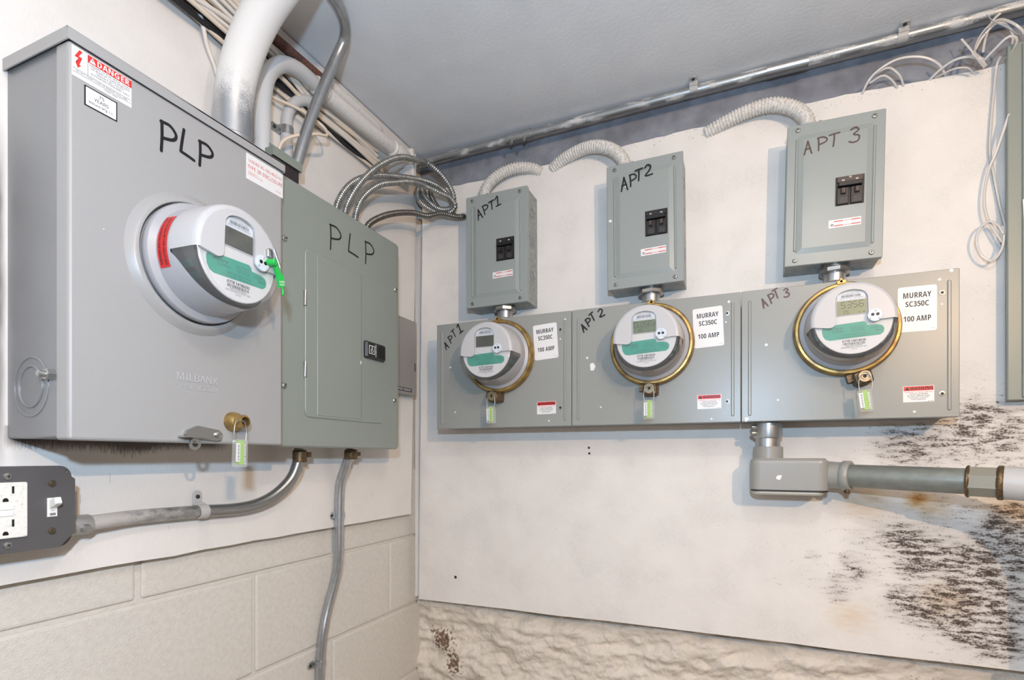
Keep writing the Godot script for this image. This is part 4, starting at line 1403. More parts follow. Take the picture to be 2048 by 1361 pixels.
func meter_cabinet() -> void:
	var w := 0.3145
	var h := 0.475
	var d := 0.131
	var t := thing("meter_cabinet", "large light grey cabinet with a hooded top, marked PLP, on the left wall", "cabinet", LW(-0.9274 + w / 2, 0.0194 + h / 2, 0.0))
	var st := S()
	loft(st, -0.0005, -0.001, w - 0.005, h - 0.008, 0.003, [[0.0, 0.0005], [0.0, 0.1125]], true, true)
	var body := part("body", st, M.cabinet_side, t)
	# knock-out rings and bolt on the left side
	var side := Transform3D(Basis(Vector3.UP, -PI / 2), Vector3(-w / 2 + 0.002, -0.1715, 0.051))
	for q in [[0.0375, 0.0012], [0.0265, 0.0018]]:
		st = S()
		lathe(st, [Vector2(q[0], 0), Vector2(q[0], 0.0008), Vector2(q[0] - 0.0008, q[1]), Vector2(q[0] - 0.0026, q[1]), Vector2(q[0] - 0.0034, 0.0008), Vector2(q[0] - 0.0034, 0)], 40, 0, TAU, side)
		part("knockout_ring", st, M.cabinet_side, body)
	st = S()
	var bt := Transform3D(Basis(Vector3.UP, -PI / 2), Vector3(-w / 2 + 0.002, -0.160, 0.095))
	lathe(st, [Vector2(0.0072, 0.0), Vector2(0.0072, 0.007), Vector2(0.0064, 0.008), Vector2(0, 0.008)], 6, 0, TAU, bt)
	lathe(st, [Vector2(0.0040, 0.008), Vector2(0.0040, 0.014), Vector2(0.003, 0.015), Vector2(0, 0.015)], 14, 0, TAU, bt)
	part("bolt", st, M.screw, body)
	# front cover, wrapped a little round the sides
	st = S()
	loft(st, 0, -0.006, w, h - 0.012, 0.004, [[0.0, 0.108], [0.0, 0.1275], [0.0012, 0.1300], [0.0035, 0.1310]])
	part("cover", st, M.cabinet, t)
	# hood along the top
	st = S()
	box(st, Vector3(0, h / 2 - 0.001, 0.0675), Vector3(w + 0.006, 0.0022, 0.134))
	box(st, Vector3(0, h / 2 - 0.007, 0.1337), Vector3(w + 0.006, 0.0135, 0.0016))
	for s in [-1, 1]:
		box(st, Vector3(s * (w / 2 + 0.0024), h / 2 - 0.0075, 0.067), Vector3(0.0016, 0.0145, 0.133))
	part("hood", st, M.cabinet, t)
	# pressed ring round the meter
	st = S()
	lathe(st, [Vector2(0.0975, 0.1305), Vector2(0.0955, 0.1325), Vector2(0.0925, 0.1350), Vector2(0.0895, 0.1378), Vector2(0.0870, 0.1395), Vector2(0.0835, 0.1395), Vector2(0.0815, 0.1360), Vector2(0.0815, 0.1305)], 72, 0, TAU, AT(-0.770 + 0.9274 - w / 2, 0.270 - 0.0194 - h / 2))
	part("meter_collar", st, M.cabinet, t)
	var ox := 0.9274 - w / 2
	var oy := -0.0194 - h / 2
	# danger label
	st = S()
	sheet(st, 0, 0, 0.0665, 0.0350, 0.0006)
	var lb := part("danger_label", st, M.sticker, t, AT(-0.891 + ox, 0.4605 + oy, d))
	st = S()
	sheet(st, 0.0085, 0.0120, 0.0495, 0.0088, 0.0003, 0.0005)
	poly(st, PackedVector2Array([Vector2(-0.0290, 0.0160), Vector2(-0.0285, -0.0010), Vector2(-0.0305, 0.0030), Vector2(-0.0265, 0.0030)]) if false else PackedVector2Array([Vector2(-0.0255, 0.0155), Vector2(-0.0305, 0.0055), Vector2(-0.0265, 0.0055), Vector2(-0.0285, -0.0010), Vector2(-0.0295, -0.0006), Vector2(-0.0272, -0.0062), Vector2(-0.0235, -0.0018), Vector2(-0.0255, -0.0016), Vector2(-0.0225, 0.0078), Vector2(-0.0262, 0.0078), Vector2(-0.0222, 0.0150)]), 0.0003, 0.0005)
	part("red_print", st, M.sticker_red, lb)
	st = S()
	txt(st, "DANGER", 0.0120, 0.0087, 0.0066, 0.0007, 0.0370, 1, true)
	poly(st, PackedVector2Array([Vector2(-0.0150, 0.0086), Vector2(-0.0080, 0.0086), Vector2(-0.0115, 0.0155)]), 0.0005, 0.0007)
	part("white_print", st, M.sticker, lb)
	st = S()
	for k in 4:
		txt(st, ["HAZARD OF ELECTRICAL SHOCK", "OR BURN IF COVER REMOVED", "SERVICE BY UTILITY", "AUTHORIZED PERSONNEL ONLY"][k], 0.0085, 0.0043 - 0.0032 * k, 0.0022, 0.0005, [0.046, 0.044, 0.031, 0.044][k], 1)
	txt(st, "DO NOT PAINT OVER OR REMOVE THIS LABEL", 0.0, -0.0113, 0.0022, 0.0005, 0.058, 1)
	txt(st, "73001 MKG 1", 0.010, -0.0152, 0.0017, 0.0005, 0.018, 1)
	box(st, Vector3(0, -0.0081, 0.0004), Vector3(0.0655, 0.0003, 0.0002)); box(st, Vector3(0, -0.0124, 0.0004), Vector3(0.0655, 0.0003, 0.0002)); box(st, Vector3(-0.0165, 0.0042, 0.0004), Vector3(0.0003, 0.0240, 0.0002))
	box(st, Vector3(-0.0115, 0.0122, 0.0008), Vector3(0.0006, 0.0032, 0.0002))
	part("lettering", st, M.black_print, lb)
	# anniversary label
	st = S()
	sheet(st, 0, 0, 0.0365, 0.0240, 0.0006)
	lb = part("bordered_label", st, M.ink, t, AT(-0.893 + ox, 0.4275 + oy, d))
	st = S()
	sheet(st, 0, 0, 0.0335, 0.0210, 0.0008, 0.0006)
	part("white_field", st, M.sticker, lb)
	st = S()
	txt(st, "75", 0, 0.0040, 0.0040, 0.0008, 0.006, 1)
	txt(st, "YEARS", 0, -0.0018, 0.0040, 0.0008, 0.0160, 1)
	txt(st, "Milbank Mfg. Co.", 0, -0.0080, 0.0040, 0.0008, 0.0270, 1)
	part("lettering", st, M.black_print, lb)
	# catalogue label
	st = S()
	sheet(st, 0, 0, 0.0735, 0.0405, 0.001)
	lb = part("type_label", st, M.sticker, t, AT(-0.6485 + ox, 0.4565 + oy, d))
	st = S()
	txt(st, "U3042-XL-QG-BLG-LI", 0.001, 0.0070, 0.0058, 0.0005, 0.0650, 1)
	txt(st, "TYPE 3R ENCLOSURE", 0.0005, -0.0025, 0.0058, 0.0005, 0.0700, 1)
	txt(st, "MILBANK MFG CO", -0.0330, -0.0085, 0.0018, 0.0005, 0.018)
	txt(st, "KANSAS CITY MO", -0.0330, -0.0115, 0.0018, 0.0005, 0.028)
	txt(st, "73014 REV 2", 0.0340, -0.0150, 0.0018, 0.0005, 0.013, 2)
	part("lettering", st, M.red_print, lb)
	# marker PLP
	st = S()
	for q in [["P", -0.8195, 0.4090, 0.0400, 0.0320, -0.02], ["L", -0.7930, 0.4210, 0.0340, 0.0340, -0.04], ["P", -0.7640, 0.4170, 0.0350, 0.0320, -0.02]]:
		hand(st, q[0], Vector2(q[1] + ox, q[2] + oy), q[3], q[4], q[5], 0.0043, d + 0.0003)
	part("marker_writing", st, M.ink, t)
	# pressed maker's name
	st = S()
	txt(st, "MILBANK", -0.767 + ox, 0.1060 + oy, 0.0105, d + 0.0012, 0.0630, 1)
	txt(st, "TYPE 3R ENCLOSURE", -0.767 + ox, 0.0945 + oy, 0.0062, d + 0.0010, 0.0640, 1)
	part("embossed_lettering", st, mat(c8(186, 185, 185), 0.36), t)
	# brass lock
	st = S()
	var la := AT(-0.7100 + ox, 0.0530 + oy, d)
	lathe(st, [Vector2(0.0150, 0.0), Vector2(0.0150, 0.004), Vector2(0.0132, 0.010), Vector2(0.0098, 0.014), Vector2(0.0098, 0.026), Vector2(0.0088, 0.0275), Vector2(0.0068, 0.0275), Vector2(0.0068, 0.016), Vector2(0, 0.016)], 32, 0, TAU, la)
	var lk := part("lock", st, M.brass, t)
	st = S()
	lathe(st, [Vector2(0.0030, 0.016), Vector2(0.0030, 0.023), Vector2(0, 0.0232)], 14, 0, TAU, la)
	part("keyway", st, M.slot, lk)
	# hasp at the bottom edge
	st = S()
	poly(st, PackedVector2Array([Vector2(-0.030, 0.002), Vector2(-0.026, -0.002), Vector2(0.018, -0.006), Vector2(0.026, -0.004), Vector2(0.028, 0.004), Vector2(0.022, 0.010), Vector2(-0.012, 0.015), Vector2(-0.018, 0.012), Vector2(-0.027, 0.008)]), 0.0, 0.006, true)
	lathe(st, [Vector2(0.0048, 0.006), Vector2(0.0048, 0.0085), Vector2(0.003, 0.0095), Vector2(0, 0.0097)], 14, 0, TAU, AT(0.020, 0.003))
	box(st, Vector3(-0.020, -0.001, 0.007), Vector3(0.036, 0.0025, 0.014))
	var hs := part("hasp", st, M.steel, t, AT(-0.7590 + ox, 0.0290 + oy, d))
	st = S()
	lathe(st, [Vector2(0.0085, -0.0012), Vector2(0.0085, 0.0012), Vector2(0.0048, 0.0012), Vector2(0.0048, -0.0012), Vector2(0.0085, -0.0012)], 20, 0, TAU, AT(-0.015, -0.011, 0.004))
	part("eye", st, M.steel, hs)
	for k in [2, 4, 5]:
		splash(t, [-0.138, -0.03, 0.03, -0.145, -0.12, 0.05][k], [-0.132, -0.231, -0.232, 0.18, 0.02, -0.2][k], d, [0.0035, 0.004, 0.002, 0.0025, 0.0008, 0.0008][k], 300 + k)

func breaker_panel() -> void:
	var w := 0.374
	var h := 0.4845
	var d := 0.0975
	var cx := -0.2255 - w / 2
	var cy := 0.0175 + h / 2
	var t := thing("breaker_cabinet", "grey-green flush breaker panel with a hinged door, marked PLP, left of the corner", "breaker panel", LW(cx, cy, 0.0))
	var st := S()
	loft(st, 0, 0, w - 0.012, h - 0.012, 0.003, [[0.0, 0.0005], [0.0, d - 0.004]])
	part("body", st, M.edge_grey, t)
	st = S()
	loft(st, 0, 0, w, h, 0.010, [[0.0, d - 0.012], [0.0, d - 0.004], [0.003, d - 0.001], [0.012, d]])
	part("trim_cover", st, M.panel, t)
	# door: three folded facets
	var ox := -cx
	var oy := -cy
	st = S()
	loft(st, -0.4095 + ox, 0.2315 + oy, 0.2375, 0.3150, 0.012, [[0.0, d - 0.0002], [0.0, d + 0.0016], [0.0012, d + 0.0026]])
	var dr := part("door", st, M.panel, t)
	st = S()
	loft(st, -0.4340 + ox, 0.2315 + oy, 0.1275, 0.3060, 0.001, [[0.0, d + 0.0024], [0.0008, d + 0.0034]], false)
	part("pressed_field", st, M.panel, dr)
	st = S()
	box(st, Vector3(-0.3680 + ox, 0.2315 + oy, d + 0.0027), Vector3(0.0014, 0.309, 0.0004))
	part("seam", st, M.edge_grey, dr)
	for y in [0.295, 0.1625]:
		st = S()
		lathe(st, [Vector2(0.0032, -0.014), Vector2(0.0032, 0.014), Vector2(0, 0.014)], 12, 0, TAU, Transform3D(Basis(Vector3.RIGHT, -PI / 2), Vector3(-0.5285 + ox, y + oy, d + 0.0025)))
		part("hinge", st, M.steel, t)
	# latch
	st = S()
	loft(st, 0, 0, 0.0680, 0.0370, 0.004, [[0.0, 0.0], [0.0, 0.0035], [0.0035, 0.0085]])
	var la := part("latch", st, M.black_plastic, t, AT(-0.3265 + ox, 0.2310 + oy, d + 0.0028))
	st = S()
	box(st, Vector3(0.0190, 0.0, 0.0090), Vector3(0.0200, 0.0240, 0.0010))
	part("finger_pull", st, M.ink, la)
	st = S()
	for q in [[-0.0170, 0.0085, 0.0190, 0.0014], [-0.0170, -0.0085, 0.0190, 0.0014]]:
		box(st, Vector3(q[0], q[1], 0.0088), Vector3(q[2], q[3], 0.0004))
	for x in [-0.0262, -0.0078]:
		box(st, Vector3(x, 0, 0.0088), Vector3(0.0014, 0.0184, 0.0004))
	lathe(st, [Vector2(0.0042, 0.0089), Vector2(0.0026, 0.0090)], 16, 0, TAU, AT(-0.017, -0.002))
	box(st, Vector3(-0.0170, 0.0045, 0.0089), Vector3(0.0022, 0.0040, 0.0004))
	txt(st, "HOMELINE", -0.0022, -0.0135, 0.0034, 0.0090, 0.0270, 0, true, PI / 2)
	part("emblem", st, M.sticker, la)
	for q in [[-0.576, 0.388], [-0.577, 0.126], [-0.243, 0.391], [-0.247, 0.131]]:
		screw(t, q[0] + ox, q[1] + oy, d, 0.0055, M.screw, false, q[1] * 9.0)
	st = S()
	for q in [["P", -0.4590, 0.4100, 0.0490, 0.0480, 0.0], ["L", -0.4070, 0.4230, 0.0390, 0.0520, 0.0], ["P", -0.3510, 0.4170, 0.0480, 0.0450, 0.0]]:
		hand(st, q[0], Vector2(q[1] + ox, q[2] + oy), q[3], q[4], q[5], 0.0034, d + 0.0003)
	part("marker_writing", st, M.ink, t)
	splash(t, -0.371 + ox, 0.200 + oy, d + 0.0034, 0.0025, 400, 1.6)
	splash(t, -0.585 + ox, 0.475 + oy, d, 0.0014, 401)

func outlet() -> void:
	# a four-inch square box, two gangs: outlet on the left, switch on the right
	var t := thing("outlet_box", "dark grey metal box with a white outlet and a light switch, lower left", "outlet box", LW(-0.935, -0.063, 0.0))
	var st := S()
	loft(st, 0, 0, 0.108, 0.102, 0.012, [[0.0, 0.0005], [0.0, 0.043]])
	part("body", st, M.edge_grey, t)
	# cover with clipped corners
	st = S()
	var pts := PackedVector2Array()
	var hw := 0.0555; var hh := 0.0505
	for q in [[1, -1], [1, 1], [-1, 1], [-1, -1]]:
		var c := Vector2(q[0] * hw, q[1] * hh)
		var k := 0.016
		var arr := [Vector2(c.x, c.y - q[1] * k), Vector2(c.x - q[0] * 0.0045, c.y - q[1] * 0.0125), Vector2(c.x - q[0] * 0.0125, c.y - q[1] * 0.0045), Vector2(c.x - q[0] * k, c.y)]
		if q[0] * q[1] < 0:
			arr.reverse()
		for a in arr:
			pts.append(a)
	poly(st, pts, 0.0425, 0.0535)
	loft(st, 0, 0, 0.113, 0.103, 0.014, [[0.0, 0.0405], [0.0, 0.0440]])
	part("cover", st, M.outlet_cover, t)
	# duplex outlet
	st = S()
	loft(st, -0.0180, 0, 0.0440, 0.0655, 0.002, [[0.0, 0.0530], [0.0, 0.0560], [0.001, 0.0570]])
	var ou := part("outlet", st, M.outlet_white, t)
	st = S()
	for y in [0.0195, -0.0195]:
		for x in [-0.0245, -0.0105]:
			box(st, Vector3(x, y + 0.0045, 0.0570), Vector3(0.0022, 0.0085, 0.0006))
		lathe(st, [Vector2(0.0028, 0.0571), Vector2(0, 0.0573)], 12, 0, PI, AT(-0.0175, y - 0.0075))
		box(st, Vector3(-0.0175, y - 0.0083, 0.0570), Vector3(0.0055, 0.0018, 0.0005))
	part("socket_hole", st, M.ink, ou)
	for q in [[-0.0180, 0.0035, 0.0170, 0.0055], [-0.0170, -0.0042, 0.0130, 0.0048]]:
		st = S()
		loft(st, q[0], q[1], q[2], q[3], 0.0008, [[0.0, 0.0568], [0.0, 0.0576], [0.0006, 0.0582]])
		part("test_button", st, M.white_plastic, ou)
	# toggle switch
	st = S()
	loft(st, 0.0300, 0.0, 0.0105, 0.0235, 0.0006, [[0.0, 0.0530], [0.0, 0.0550], [0.0008, 0.0556]])
	var sw := part("switch", st, M.white_plastic, t)
	st = S()
	loft(st, 0, 0, 0.0078, 0.0100, 0.001, [[0.0, 0.0], [0.0004, 0.013], [0.0012, 0.0155]], false)
	part("toggle", st, M.white_plastic, sw, Transform3D(Basis(Vector3.RIGHT, -0.42), Vector3(0.0300, 0.0032, 0.0545)))
	st = S()
	box(st, Vector3(0.0300, -0.0085, 0.0556), Vector3(0.0062, 0.0030, 0.0004))
	txt(st, "OFF", 0.0300, -0.0050, 0.0020, 0.0558, 0.0050, 1)
	part("slot", st, M.grey_print, sw)
	for q in [[-0.0140, 0.0400, 1], [-0.0140, -0.0410, 1], [0.0300, 0.0295, 0], [0.0300, -0.0295, 0]]:
		screw(t, q[0], q[1], 0.0535, 0.0040, M.screw if q[2] else M.screw_brown, q[2] == 1, 0.2 + q[1] * 30)
	screw(t, 0.0470, 0.0430, 0.0440, 0.0042, M.screw, false, 1.1)
	screw(t, -0.0470, -0.0430, 0.0440, 0.0042, M.screw, false, 0.4)

func right_wall_things() -> void:
	var names := ["APT 1, nearest the corner", "APT 2, the middle one of the row", "APT 3, with pipe fitting beneath it"]
	for i in 3:
		socket(i, "grey meter box on the right board marked " + names[i])
		var x: float = [0.3045, 0.6650, 1.0265][i]
		var y := 0.2425
		sealing_ring(["tarnished brass clamp ring round the meter marked APT 1 by the corner", "brass clamp ring round the middle meter, the one reading CLOSEd", "brass clamp ring with a tilted lock lug, round the meter reading 5356"][i], RW(x, y, 0.1), [-0.06, 0.0, 0.26][i], [0.0, -0.02, 0.10][i])
		meter("round white electricity meter on the box marked APT %d, its display %s" % [i + 1, ["dark", "reading CLOSEd", "reading 5356"][i]], RW(x, y, 0.1, [0.0, 0.02, 0.03][i]), ["A71B 14074036", "A71B 14074039", "A71B 14074038"][i], [M.lcd_dark, M.lcd_mid, M.lcd_light][i], ["02", "CLOSEd", "5356"][i], ["5r", "99", "05"][i], 210 + i * 7)
		seal_tag(["green seal tag hanging from the ring lock of the APT 1 meter by the corner", "green seal tag hanging under the middle meter, the one reading CLOSEd", "tilted green seal tag hanging under the meter reading 5356"][i], RW([0.2985, 0.6650, 1.0522][i], [0.1440, 0.1440, 0.1473][i], 0.1435), [0.02, 0.0, 0.12][i])
		breaker_box(i, ["smallest looking grey breaker box, marked APT 1, its knockout side showing", "middle grey breaker box on the right board, marked APT 2 in black", "rightmost grey breaker box, slightly tilted, marked APT 3 in brown"][i], RW([0.2805, 0.6448, 1.0113][i], [0.5200, 0.5232, 0.5245][i], 0.0, [0.004, 0.010, -0.021][i]))
		conduit_nipple(["pipe nipple above the APT 1 meter, under the breaker box nearest the corner", "pipe nipple under the middle breaker box, above the meter reading CLOSEd", "pipe nipple under the rightmost breaker box, above the meter reading 5356"][i], [0.292, 0.655, 1.017][i], 0.3385, 0.3785)
	# names on the breaker boxes
	var ws := [[["A", 0.2335, 0.5975, 0.026, 0.024, 0.30], ["P", 0.2520, 0.6080, 0.023, 0.022, 0.30], ["T", 0.2670, 0.6170, 0.021, 0.023, 0.22], ["1", 0.2830, 0.6230, 0.024, 0.026, 0.20]],
		[["A", 0.5950, 0.6010, 0.030, 0.026, 0.06], ["P", 0.6160, 0.6080, 0.026, 0.022, 0.06], ["T", 0.6280, 0.6170, 0.025, 0.026, 0.06], ["2", 0.6480, 0.6240, 0.024, 0.026, 0.04]],
		[["A", 0.9580, 0.6020, 0.026, 0.024, 0.05], ["P", 0.9830, 0.6060, 0.025, 0.024, 0.03], ["T", 1.0020, 0.6090, 0.024, 0.028, 0.03], ["3", 1.0350, 0.6100, 0.028, 0.030, 0.0]]]
	for i in 3:
		var b := get_node("breaker_box" + ["", "_001", "_002"][i]) as Node3D
		var st := S()
		for q in ws[i]:
			var c := Vector2([0.2805, 0.6448, 1.0113][i], [0.5200, 0.5232, 0.5245][i])
			hand(st, q[0], (Vector2(q[1], q[2]) - c), q[3], q[4], q[5], [0.0030, 0.0036, 0.0028][i], 0.0789)
		part("marker_writing", st, M.ink_brown if i == 2 else M.ink, b)
		if i == 1:
			splash(b, -0.040, 0.088, 0.0785, 0.003, 500)
			splash(b, -0.076, 0.016, 0.0755, 0.004, 501)
	# flexible conduits
	flex("white corrugated conduit from the APT 1 breaker box, nearest the armoured cables", [[0.226, 0.672, 0.032], [0.229, 0.694, 0.03], [0.241, 0.713, 0.028], [0.268, 0.733, 0.022], [0.305, 0.744, 0.014], [0.345, 0.742, 0.002], [0.372, 0.730, -0.008]], Vector3(0.226, 0.6615, 0.032))
	flex("white corrugated conduit arching from the middle breaker box, marked APT 2", [[0.594, 0.675, 0.032], [0.588, 0.697, 0.032], [0.568, 0.723, 0.030], [0.532, 0.744, 0.026], [0.490, 0.752, 0.018], [0.440, 0.746, 0.006], [0.402, 0.733, -0.006]], Vector3(0.595, 0.6645, 0.032))
	flex("rightmost white corrugated conduit, rust flecked, from the APT 3 breaker box", [[0.972, 0.681, 0.032], [0.966, 0.704, 0.032], [0.945, 0.729, 0.030], [0.905, 0.749, 0.026], [0.860, 0.752, 0.018], [0.812, 0.746, 0.006], [0.770, 0.736, -0.005]], Vector3(0.973, 0.6665, 0.032))
	pipe_fitting()
	# cabinet at the right edge of the frame
	var t := thing("wall_cabinet", "grey metal cabinet with an orange sticker, cut off by the right edge", "cabinet", RW(1.481, 0.431, 0.0))
	var st := S()
	loft(st, 0.03, 0, 0.28, 0.58, 0.002, [[0.0, 0.0005], [0.0, 0.024]])
	part("body", st, M.edge_grey, t)
	st = S()
	loft(st, 0, 0, 0.372, 0.654, 0.002, [[0.0, 0.022], [0.0, 0.0292], [0.001, 0.030]])
	part("trim_cover", st, M.panel, t)
	st = S()
	loft(st, 0.008, 0, 0.348, 0.646, 0.002, [[0.0, 0.0298], [0.0, 0.0330], [0.001, 0.0340]])
	part("door", st, M.panel, t)
	st = S()
	sheet(st, 0, 0, 0.030, 0.045, 0.001)
	var sk := part("sticker", st, mat(c8(226, 160, 60), 0.5), t, AT(-0.150, 0.015, 0.034, 0.05))
	st = S()
	for k in 5:
		txt(st, ["CAUTION", "ELECTRIC", "SHOCK", "HAZARD", "INSIDE"][k], -0.011 + 0.0048 * k, -0.018, 0.003, 0.0005, 0.034, 0, false, PI / 2)
	part("lettering", st, M.black_print, sk)
	st = S()
	sheet(st, -0.0125, 0.0, 0.006, 0.045, 0.0005, 0.0004)
	part("worn_edge", st, M.sticker, sk)
	# white clip beside it
	t = thing("wire_clip", "small white plastic clip holding the loose strapping beside the right cabinet", "clip", RW(1.297, 0.418, 0.0))
	st = S()
	loft(st, 0, 0, 0.010, 0.028, 0.002, [[0.0, 0.0], [0.0, 0.012], [0.001, 0.014]])
	part("body", st, M.white_plastic, t)
	strapping()

func pipe_fitting() -> void:
	var up := Transform3D(Basis(Vector3.RIGHT, -PI / 2), Vector3.ZERO)
	# connector under the APT 3 meter box
	var t := thing("pipe_coupling", "short clear-grey pipe coupling with clamp screws under the APT 3 meter box", "pipe coupling", RW(0.8955, 0.030, 0.050))
	var st := S()
	lathe(st, [Vector2(0.0235, -0.010), Vector2(0.0235, 0.042)], 28, 0, TAU, up)
	part("pipe", st, M.galv, t)
	st = S()
	lathe(st, [Vector2(0.0238, 0.008), Vector2(0.0268, 0.009), Vector2(0.0275, 0.012), Vector2(0.0275, 0.0395), Vector2(0.0235, 0.0405)], 28, 0, TAU, up)
	part("collar", st, M.galv, t)
	st = S()
	for q in [[0.032, 0.0], [0.019, 0.0]]:
		lathe(st, [Vector2(0.0058, 0.024), Vector2(0.0058, 0.034), Vector2(0.004, 0.037), Vector2(0, 0.037)], 12, 0, TAU, Transform3D(Basis(Vector3.UP, -PI / 2 + 0.5), Vector3(0, q[0], 0)))
	part("clamp_screw", st, M.screw, t)
	# elbow body
	t = thing("conduit_elbow", "grey cast conduit elbow body with a side hub, below the APT 3 meter box", "conduit elbow", RW(0.936, -0.037, 0.055))
	st = S()
	# body along x, its flat back to the wall, gasketed cover underneath
	var prof := Transform3D(Basis(Vector3.RIGHT, PI / 2), Vector3(0, 0, 0))   # local z points down
	loft(st, -0.004, 0, 0.142, 0.066, 0.018, [[0.006, -0.034], [0.001, -0.029], [0.0, -0.024], [0.0, 0.030]])
	var bm := finish(st)
	part_mesh("body", bm, M.fitting, t, prof)
	st = S()
	loft(st, -0.004, 0, 0.140, 0.064, 0.018, [[0.0, 0.030], [0.0, 0.0335]])
	part("gasket", st, M.slot, t, prof)
	st = S()
	loft(st, -0.006, 0, 0.132, 0.060, 0.018, [[0.0, 0.0335], [0.0, 0.0370], [0.004, 0.0405]])
	part("cover_plate", st, mat(c8(196, 194, 184), 0.5), t, prof)
	st = S()
	lathe(st, [Vector2(0.029, 0.028), Vector2(0.0285, 0.034), Vector2(0.0285, 0.056), Vector2(0.027, 0.058), Vector2(0.0238, 0.058)], 28, 0, TAU, up * AT(-0.0405, 0.004))
	part("top_hub", st, M.fitting, t)
	st = S()
	var dir := Vector3(0.155, -0.004, 0.075).normalized()
	var q0 := Vector3(0.088, 0.000, 0.006)
	tube(st, PackedVector3Array([q0 - dir * 0.062, q0 - dir * 0.020, q0 - dir * 0.004, q0 + dir * 0.010]), 0.03, 28, PackedFloat32Array([0.0330, 0.0275, 0.0262, 0.0262]))
	tube(st, PackedVector3Array([q0 + dir * 0.004, q0 + dir * 0.006, q0 + dir * 0.018, q0 + dir * 0.020]), 0.03, 28, PackedFloat32Array([0.0262, 0.0292, 0.0292, 0.0270]))
	var hub := part("side_hub", st, M.fitting, t)
	st = S()
	for k in [0.4, -0.5]:
		lathe(st, [Vector2(0.0042, 0.0), Vector2(0.0042, 0.006), Vector2(0.003, 0.008), Vector2(0, 0.008)], 10, 0, TAU, Transform3D(Basis(Vector3.RIGHT, PI / 2 - k * 0.4), q0 + dir * 0.012 + Vector3(0, -0.027, k * 0.016)))
	part("set_screw", st, M.brass_dark, hub)
	splash(t, -0.022, -0.004, 0.0335, 0.006, 620)
	# pipe leaning away from the wall
	var start := Vector3(0.936, -0.037, 0.055) + q0 + dir * 0.008
	var end := Vector3(1.215, -0.0430, 0.140)
	dir = (end - start).normalized()
	t = thing("grey_pipe", "grey rigid pipe running level from the conduit elbow toward the right edge", "pipe", Transform3D(Basis(), start + Vector3(0, Y0, 0)))
	st = S()
	tube(st, straight(Vector3.ZERO, end - start, 6), 0.0225, 28)
	part("tube", st, M.pipe_grey, t)
	# octagonal coupling
	t = thing("compression_coupling", "octagonal metal coupling on the grey pipe near the right edge", "pipe coupling", Transform3D(Basis(), end + Vector3(0, Y0, 0) - dir * 0.012))
	st = S()
	tube(st, straight(Vector3.ZERO, dir * 0.040), 0.0272, 8, PackedFloat32Array(), 1.0, true, Vector3(0.0, 0.38, 0.92), true)
	part("nut", st, mat(c8(140, 137, 124), 0.5, 0.1), t)
	st = S()
	tube(st, PackedVector3Array([-dir * 0.003, -dir * 0.001, dir * 0.001, dir * 0.003]), 0.027, 28, PackedFloat32Array([0.0255, 0.0280, 0.0280, 0.0255]))
	tube(st, PackedVector3Array([dir * 0.037, dir * 0.039, dir * 0.0455, dir * 0.047]), 0.027, 28, PackedFloat32Array([0.0262, 0.0290, 0.0290, 0.0262]))
	part("rim", st, M.brass_dark, t)
	# light grey elbow beyond
	var e2 := end + dir * 0.034
	t = thing("plastic_elbow", "light grey pipe elbow beside the octagonal coupling, at the right edge", "pipe elbow", Transform3D(Basis(), e2 + Vector3(0, Y0, 0)))
	st = S()
	tube(st, smooth_path([Vector3.ZERO, dir * 0.02, dir * 0.06 + Vector3(0, -0.004, 0), dir * 0.105 + Vector3(0, -0.02, 0.01), dir * 0.14 + Vector3(0, -0.06, 0.016), dir * 0.15 + Vector3(0, -0.13, 0.018), dir * 0.15 + Vector3(0, -0.7, 0.018), dir * 0.15 + Vector3(0, -1.40, 0.018)], 0.008), 0.0275, 28)
	part("body", st, M.fitting_light, t)

func ribbon(st: SurfaceTool, pts: Array, base: Vector3, w := 0.0042) -> void:
	var p := []
	for q in pts:
		p.append(Vector3(q[0], q[1], q[2]) - base)
	tube(st, smooth_path(p, 0.006), w / 2, 8, PackedFloat32Array(), 0.22)

